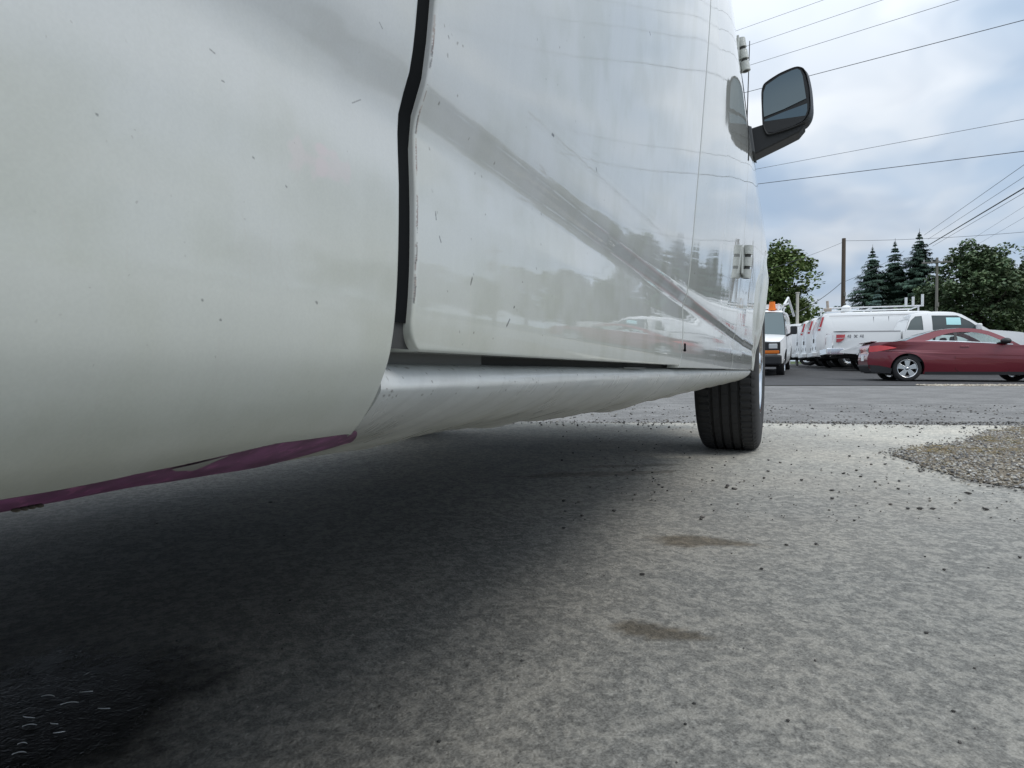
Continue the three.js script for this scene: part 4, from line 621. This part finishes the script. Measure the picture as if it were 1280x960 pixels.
function spruce(label, px, Z, topPy, halfW, color, seed, o = {}) {
  const r = rngOf(seed), t = thing(o.name ?? 'spruce_tree', label, 'tree', o.group ?? 'spruces beyond the parking lot'), p = at(px, 463, Z), g0 = gy(p.x, p.z), H = at(px, topPy, Z).y - g0; t.position.set(p.x, g0, p.z);
  const out = [], cols = [], wood = [bar([0, 0, 0], [0, H * .97, 0], .016 * H, .003, 8)], low = o.low ?? .06, n = o.whorls ?? 36;
  for (let k = 0; k < n; k++) {
    const f = Math.pow((k + .5 * r()) / n, .92), y = H * lerp(low, 1, f), m = 8, L0 = halfW * (1 - f) * (.86 + .28 * r()) + .06;
    for (let b = 0; b < m; b++) {
      if (r() < .06) continue; const a = b / m * 6.283 + k * 2.4 + r() * .7, L = L0 * (.62 + .5 * r()), droop = .22 + .25 * r(), ca = Math.cos(a), sa = Math.sin(a), tone = .55 + .8 * r(), ns = clamp(L / 1.4, .22, 1);
      const N = Math.max(5, Math.round(L / .16));
      for (let q = 0; q < N; q++) {
        const s = (q + .6) / N, d = L * s, yy = y - droop * d + .16 * d * d / Math.max(L, .3), w = .30 * (1 - .55 * s) * Math.min(1, L / 1.2) + .05;
        for (let z = 0; z < (o.dens ?? 8); z++) {
          const side = (r() * 2 - 1) * w * 1.5, x = ca * d - sa * side, zz = sa * d + ca * side, y1 = yy + .05 - r() * .10, lx = ns * (ca * (.16 + .2 * r()) - sa * (r() - .5) * .3), lz = ns * (sa * (.16 + .2 * r()) + ca * (r() - .5) * .3), dy = ns * (-.05 - .28 * r()), wx = -sa * (.04 + .04 * r()), wz = ca * (.04 + .04 * r());
          out.push(x - wx, y1, zz - wz, x + wx, y1 + .03, zz + wz, x + lx, y1 + dy, zz + lz); const c = tone * (.7 + .6 * r()); for (let v = 0; v < 3; v++) cols.push(c * .95, c, c);
        }
      }
      if (L > .8 && b % 2 === 0) wood.push(bar([0, y, 0], [ca * L * .8, y - droop * L * .7, sa * L * .8], .022, .008, 4));
    }
  }
  wood.push(bar([0, H * .95, 0], [0, H + .5, 0], .05, .01, 5)); for (let k = 0; k < 60; k++) { const y = H * .97 + .5 * r(), a = r() * 6.283, l = .28 * (H + .55 - y) + .03; out.push(-.03 * Math.sin(a), y, .03 * Math.cos(a), .03 * Math.sin(a), y + .04, -.03 * Math.cos(a), l * Math.cos(a), y + .05 - .1 * r(), l * Math.sin(a)); for (let q = 0; q < 3; q++) cols.push(.9, .95, .95); }
  mesh('trunk', merge(wood), BARK, t); mesh('crown', crownGeo(out, cols, color), NEEDLE, t); return t;
}
const GREEN = [.085, .13, .055], DEEP = [.088, .135, .068], SPR = [.058, .092, .068], BLUE = [.08, .12, .108], FRESH = [.11, .165, .055];
deciduous('leafy_tree', 'bright green leafy tree behind the work van with the orange beacon', null, 976, 44, 303, 3.9, 1.6, FRESH, 101, { clumps: 110, per: 120, size: .13, clump: .75 });
deciduous('leafy_tree', 'low green bushy tree behind the row of white cargo vans', null, 1010, 50, 398, 5.0, .6, FRESH, 102, { clumps: 50, per: 90, size: .16, clump: .7 });
spruce('leftmost and shortest of the three tall dark spruces', 1089, 62, 312, 5.4, SPR, 201);
spruce('narrow dark spruce in the middle of the three tall spruces', 1117, 64, 304, 5.0, SPR, 202);
spruce('tallest dark spruce, the rightmost of the three behind the pickup', 1147, 62, 292, 6.6, SPR, 203, { whorls: 42 });
spruce('small blue-green spruce low in front of the tall spruces', 1096, 52, 362, 3.0, BLUE, 204, { whorls: 24, name: 'blue_spruce', group: null, low: .02 });
deciduous('leafy_tree', 'low dark shrubby tree between the tallest spruce and the big broad tree', null, 1165, 54, 372, 5.5, .3, DEEP, 108, { clumps: 60, per: 100, size: .18, clump: .8 });
deciduous('broad_tree', 'big broad dark green tree with a rounded crown right of the wooden pole', null, 1222, 50, 306, 7.0, .3, DEEP, 103, { clumps: 300, per: 110, size: .14, clump: .72 });
deciduous('broad_tree', 'dark green tree cut by the right edge of the picture', null, 1300, 52, 300, 8.0, .3, DEEP, 104, { clumps: 260, per: 110, size: .15, clump: .78 });
// trees farther along the street, seen in the paint of the van
const alongTheStreet = [[1420, 50, 300, 9.5, GREEN, 105, 'first'], [1560, 50, 322, 9, DEEP, 106, 'second'], [1730, 48, 292, 10, GREEN, 107, 'third'], [1960, 46, 280, 10, DEEP, 109, 'fourth'], [2300, 42, 250, 10, GREEN, 110, 'fifth'], [2800, 36, 200, 9, DEEP, 111, 'sixth']];
alongTheStreet.forEach(([px, Z, top, w, c, seed, nth]) => deciduous('street_tree', `${nth} leafy tree to the right of the broad trees, mirrored in the near van`, 'trees mirrored in the van', px, Z, top, w, .4, c, seed, { clumps: 90, per: 90, size: .26, clump: 1.25 }));
// ================================================================ poles and wires
const WOOD = std([.11, .085, .066], .92), GREYWOOD = std([.20, .19, .17], .9), WIRE = std([.075, .08, .09], .7), INS = std([.35, .36, .36], .4);
function pole(label, px, Z, topPy, r, mat, arms) {
  const p = at(px, 463, Z), g0 = gy(p.x, p.z), H = at(px, topPy, Z).y - g0, t = thing('utility_pole', label, 'utility pole'); t.position.set(p.x, g0, p.z);
  mesh('shaft', bar([0, -.2, 0], [0, H, 0], r, r * .8, 14), mat, t);
  for (const [y, l, a] of arms) { const arm = mesh('crossarm', box(l, .11, .09, 0, H - y, r, .01).rotateY(a), mat, t); for (const s of [-.45, -.2, .2, .45]) mesh('insulator', bar([l * s * Math.cos(a), H - y + .05, r - l * s * Math.sin(a)], [l * s * Math.cos(a), H - y + .24, r - l * s * Math.sin(a)], .045, .03, 8), INS, arm); }
  mesh('pole_bracket', merge([box(.1, .3, .22, 0, H * .55, r, .02), box(.12, .12, .3, 0, H * .47, r, .02)]), GREYWOOD, t); return t;
}
pole('brown wooden utility pole rising behind the cargo vans', 1053, 44, 298, .155, WOOD, []);
pole('grey utility pole with a crossarm right of the tallest spruce', 1169.5, 46, 322, .10, GREYWOOD, [[.35, 1.9, -.4]]).children.forEach(() => 0);
{ const p = at(996, 463, 33), t = thing('light_post', 'pale grey slim post behind the work van', 'post'), g0 = gy(p.x, p.z), H = at(996, 366, 33).y - g0; t.position.set(p.x, g0, p.z); mesh('shaft', bar([0, 0, 0], [0, H, 0], .075, .07, 12), std([.45, .43, .38], .8), t); mesh('post_cap', box(.18, .05, .18, 0, H, 0, .02), std([.45, .43, .38], .8), t); }
// mirrored pole with transformer farther along the street
{ const p = at(1500, 463, 40), g0 = gy(p.x, p.z), t = thing('utility_pole', 'utility pole with crossarm and transformer mirrored in the door of the van', 'utility pole'); t.position.set(p.x, g0, p.z); mesh('shaft', bar([0, 0, 0], [0, 10.5, 0], .16, .12, 12), WOOD, t); mesh('crossarm', box(2.6, .12, .1, 0, 9.7, .12, .01), WOOD, t); mesh('transformer', merge([bar([.35, 7.6, .1], [.35, 8.6, .1], .26, .26, 16), bar([.35, 8.6, .1], [.35, 8.75, .1], .2, .05, 12)]), GREYWOOD, t); }
function wire(label, a, b, Za, Zb, r, sag = 0, extL = 0, extR = 0, group) {
  let A = at(a[0], a[1], Za), B = at(b[0], b[1], Zb); const d = B.clone().sub(A); const A2 = A.clone().addScaledVector(d, -extL), B2 = B.clone().addScaledVector(d, extR);
  const pts = []; for (let k = 0; k <= 24; k++) { const t = k / 24, p = A2.clone().lerp(B2, t); const u = (t * (1 + extL + extR) - extL); p.y -= sag * 4 * u * (1 - u); pts.push(p); }
  return tag(mesh('power_line', new THREE.TubeGeometry(new THREE.CatmullRomCurve3(pts), 48, r * .6, 5), WIRE), label, 'power line', group);
}
wire('thin wire, topmost left of the three faint wires above the mirror', [919, 39], [1029, 0], 40, 34, .016, 0, .3, 4);
wire('thin wire, second down of the three faint wires above the mirror', [935, 57], [1103, 0], 40, 32, .017, 0, .2, 2);
wire('thin wire, third down, running just above the mirror towards the top right', [942, 80], [1198, 0], 38, 28, .018, 0, .2, 2);
wire('dark wire that runs behind the door mirror to the upper right', [930, 116], [1280, 25], 34, 24, .024, 0, .2, 1.2);
wire('pale thin wire crossing the sky below the mirror, upper of two', [942, 212], [1280, 149], 40, 28, .018, 0, .3, 1.0);
wire('dark wire crossing the sky below the mirror, lower of two', [947, 230], [1280, 189], 36, 26, .027, 0, .3, 1.0);
wire('uppermost wire of the bundle rising to the right above the tallest spruce', [1155, 294], [1280, 206], 56, 32, .022, 0, .0, .62);
wire('second wire of the bundle rising to the right above the tallest spruce', [1160, 299], [1280, 221], 56, 32, .020, 0, .0, .62);
wire('thick dark wire in the bundle rising to the right above the tallest spruce', [1163, 305], [1280, 235], 56, 32, .060, 0, .02, .62);
wire('thin wire just below the thick dark wire rising to the right', [1167, 307], [1280, 241], 56, 32, .020, 0, .02, .62);
wire('faint wire rising to the right edge below the bundle, upper', [1185, 318], [1280, 258], 58, 34, .012, 0, .2, .6);
wire('faint wire rising to the right edge below the bundle, lower', [1200, 318], [1280, 272], 58, 34, .012, 0, .2, .6);
wire('nearly level wire from the brown pole to the right edge', [1053, 301], [1280, 290], 44, 40, .020, .12, 0, .6);
wire('wire from the top of the brown pole down to the left', [1053, 303], [940, 343], 44, 40, .018, .1, 0, .5);
wire('lower thick cable from the brown pole down to the left', [1053, 352], [1016, 380], 44, 42, .035, .08, 0, 2);
wire('lower cable from the brown pole towards the spruces', [1053, 353], [1100, 332], 44, 56, .025, .05, 0, 1);
// ================================================================ gravel, pebbles, oil
const stoneGeo = seed => { const r = rngOf(seed), g = new THREE.IcosahedronGeometry(1, 1), P = g.attributes.position, m = {}; for (let i = 0; i < P.count; i++) { const k = [P.getX(i), P.getY(i), P.getZ(i)].map(v => v.toFixed(3)).join(); m[k] ??= .72 + .5 * r(); P.setXYZ(i, P.getX(i) * m[k], P.getY(i) * m[k] * .62, P.getZ(i) * m[k]); } g.computeVertexNormals(); return g; };
const ST = std([1, 1, 1], .95), onGround = (px, py) => { const d = at(px, py, 1).sub(camera.position); return [d.x / -d.y * EYE, d.z / -d.y * EYE]; };
function scatter(name, n, seed, where, size, colors, label, shape = stoneGeo(seed + 1)) {
  const r = rngOf(seed), im = new THREE.InstancedMesh(shape, ST, n), m = new THREE.Matrix4(), q = new THREE.Quaternion(), c = new THREE.Color();
  for (let k = 0; k < n; k++) { const [x, y, z] = where(r), s = size(r); q.setFromEuler(new THREE.Euler((r() - .5) * .6, r() * 6.28, (r() - .5) * .6)); m.compose(new THREE.Vector3(x, y, z), q, new THREE.Vector3(s * (.8 + .6 * r()), s * (.7 + .5 * r()), s)); im.setMatrixAt(k, m); const cc = colors[Math.floor(r() * colors.length)], w = .75 + .5 * r(); im.setColorAt(k, c.setRGB(cc[0] * w, cc[1] * w, cc[2] * w)); }
  im.name = numbered(name); im.castShadow = im.receiveShadow = true; scene.add(im); return tag(im, label, 'gravel', null, 'stuff');
}
const GRAVEL = [[.36, .355, .34], [.26, .255, .25], [.48, .47, .44], [.30, .27, .22], [.15, .15, .15], [.40, .37, .31]], DARKBITS = [[.05, .05, .048], [.09, .085, .08], [.13, .12, .11], [.2, .19, .17]];
// patch of gravel and dry grass let into the concrete on the right
const patchPts = [[1119, 568], [1150, 560], [1200, 553], [1235, 541], [1290, 532], [1420, 524], [1900, 530], [2300, 570], [1700, 630], [1400, 622], [1280, 611], [1210, 600], [1160, 585]].map(p => onGround(...p));
const patchShape = new THREE.Shape(new THREE.CatmullRomCurve3(patchPts.map(p => new THREE.Vector3(p[0], p[1], 0)), true, 'catmullrom', .3).getPoints(160).map(p => new THREE.Vector2(p.x + .05 * (fbm(p.x * 9 + 30, p.y * 9 + 90, 3, LAT, 4) - .5), -p.y + .06 * (fbm(p.x * 9, p.y * 9 + 50, 3, LAT, 9) - .5))));
const polyC = patchShape.getPoints(1), inPatch = (x, z) => { let c = false; for (let i = 0, j = polyC.length - 1; i < polyC.length; j = i++) { const a = polyC[i], b = polyC[j], y = -z; if ((a.y > y) !== (b.y > y) && x < (b.x - a.x) * (y - a.y) / (b.y - a.y) + a.x) c = !c; } return c; };
{
  const g = new THREE.ShapeGeometry(patchShape); g.rotateX(-Math.PI / 2); g.translate(0, .004, 0); tag(mesh('gravel_bed', g, std([.16, .135, .10], 1)), null, null, null, 'structure');
  const w = r => { for (let k = 0; k < 60; k++) { const x = lerp(1.2, 6, r() ** 1.4), z = lerp(-4.6, -1.5, r()); if (inPatch(x, z)) return [x, .006 + .004 * r(), z]; } return [2.6, .006, -2.6]; };
  scatter('gravel', 24000, 301, w, r => .0025 + .0045 * r() * r(), GRAVEL, 'loose gravel patch at the right edge of the concrete');
  const straw = new THREE.CylinderGeometry(.12, .05, 5, 4); straw.rotateZ(1.35);
  const s = scatter('dry_grass', 5000, 302, r => { let p = w(r); for (let k = 0; k < 8 && fbm(p[0] * 4 + 40, p[2] * 7 + 40, 3, LAT, 3) < .57; k++) p = w(r); p[1] += .006; return p; }, r => .003 + .004 * r(), [[.34, .25, .12], [.25, .19, .09], [.40, .32, .17], [.15, .15, .06]], 'dry brown grass on the gravel patch at the right', straw); s.userData.category = 'dry grass';
}
scatter('gravel', 1500, 308, r => { const p = patchPts[Math.floor(r() * 13)], q = polyC[Math.floor(r() * polyC.length)], s = (r() + r() - 1) * .09; return [q.x + s, .004, -q.y + (r() + r() - 1) * .09]; }, r => .002 + .004 * r() * r(), [...GRAVEL, ...DARKBITS], 'loose stones strewn round the edge of the gravel patch');
// loose grit along the end of the concrete and in front of the wheel
scatter('grit', 3600, 303, r => { const x = lerp(-2.5, 6, r()), z = apronEdge(x) + (r() + r() + r() - 1.8) * .5; return [x, gy(x, z) * sstep(-4.1, -4.5, z) + .008, z]; }, r => .0025 + .006 * r() ** 3, [...DARKBITS, ...DARKBITS, [.3, .29, .27]], 'scattered grit where the concrete meets the road');
scatter('grit', 480, 304, r => { const [x, z] = onGround(lerp(700, 1330, r()), 532 + 120 * r() ** 1.7); return [x, .003, z]; }, r => .0016 + .0036 * r() ** 2.5, DARKBITS, 'fine dark grit scattered over the concrete near the wheel');
scatter('grit', 150, 305, r => { const [x, z] = onGround(lerp(-100, 1400, r()), 590 + 370 * r()); return [x, .0008, z]; }, r => .0006 + .0016 * r() ** 3, DARKBITS, 'specks of dark grit on the near concrete');
scatter('gravel', 7000, 306, r => { const x = lerp(8.2, 26, r()), z = -12.75 + (r() + r() - 1) * .42; return [x, gy(x, z) + .01, z]; }, r => .010 + .022 * r() ** 2, [[.42, .37, .30], [.36, .31, .24], [.48, .44, .37]], 'tan gravel strip along the far side of the road');
scatter('grit', 5000, 307, r => { const x = lerp(-4, 14, r()), z = -4.3 - 2.2 * r() ** 2; return [x, gy(x, z) + .008, z]; }, r => .003 + .007 * r() ** 3, [...DARKBITS, [.3, .29, .27]], 'loose chippings along the near side of the road');
// larger pebbles one can pick out
{
  const proto = new THREE.Mesh(stoneGeo(9), std([.055, .052, .048], .9)); proto.castShadow = true;
  const spots = [[705, 661, .006], [803, 719, .006], [1040, 614, .008], [828, 610, .007], [770, 595, .007], [1094, 603, .008], [952, 712, .005], [983, 682, .005], [1180, 713, .005], [1020, 681, .006], [1232, 638, .009], [1150, 637, .009], [1085, 573, .010], [1123, 612, .008], [1192, 890, .003], [985, 902, .003], [338, 629, .006], [196, 655, .004], [1002, 601, .009], [1166, 637, .008], [1210, 618, .010], [1062, 571, .010], [960, 590, .008], [1275, 698, .006], [1158, 792, .004]];
  const rp = rngOf(11);
  spots.forEach(([px, py, s], i) => { const o = i ? proto.clone() : proto, [x, z] = onGround(px, py); o.name = numbered('pebble'); scene.add(o); o.position.set(x, s * .4, z); s *= .52; o.scale.set(s * (1.1 + .8 * rp()), s * .9, s); o.rotation.y = rp() * 6.28; tag(o, 'small dark pebble lying loose on the grey concrete', 'pebble', 'loose pebbles on the concrete'); });
}
// wet oil under the van
{
  const c = onGround(50, 890), N = 64, R = .20, g = grid(N, N, (i, j) => [c[0] + R * (i / (N - 1) * 2 - 1) * 1.1, .0022, c[1] + R * (1 - j / (N - 1) * 2)], (i, j) => [i / (N - 1), j / (N - 1)]);
  const soft = dataTex(512, 512, (i, j) => { const u = i / 256 - 1, v = j / 256 - 1, d = Math.hypot(u, v) + .55 * (fbm(u * 3 + 9, v * 3 + 9, 5, LAT, 4) - .5), m = fbm(u * 14 + 30, v * 14 + 30, 3, LAT, 7) - .5; return clamp((1 - sstep(.34, .86, d + m * .35)) * .96); });
  const bump = concreteTex.bump.clone(); bump.repeat.set(.32, .32); bump.needsUpdate = true;
  tag(mesh('oil_stain', g, phys([.012, .0115, .011], .33, { alphaMap: soft, transparent: true, bumpMap: bump, bumpScale: .0008 })), 'wet black oil stain on the concrete under the back of the near van', 'oil stain');
}
// flakes of white paint that fell on the oil
{
  const flake = seed => { const r = rngOf(seed), L = .0042 + .004 * r(), a0 = r() * .8 - .4, n = 8; return grid(n, 3, (i, j) => { const t = i / (n - 1) * 2 - 1, w = (1 - t * t) * .0007 * (j - 1); return [L * t, .0035 + .0006 * (j === 1 ? 1 : 0) - .0008 * t * t, w + .0016 * (1 - t * t) * (a0 > 0 ? 1 : -1)]; }); };
  const fm = std([.8, .82, .82], .5), r = rngOf(88);
  [[60, 874, 0], [87, 883, .3], [36, 900, -.2], [37, 911, .2], [28, 934, .1], [68, 908, -.2], [74, 919, .3], [108, 868, .2], [130, 889, 0], [24, 946, .3]].forEach(([px, py, a], i) => { const [x, z] = onGround(px, py), o = mesh('paint_flake', flake(i + 3), fm); o.position.set(x, 0, z); o.rotation.y = a; tag(o, 'tiny curled flake of white paint lying on the black oil stain', 'paint flake', 'white paint flakes on the oil stain'); });
}

renderer.render(scene, camera);
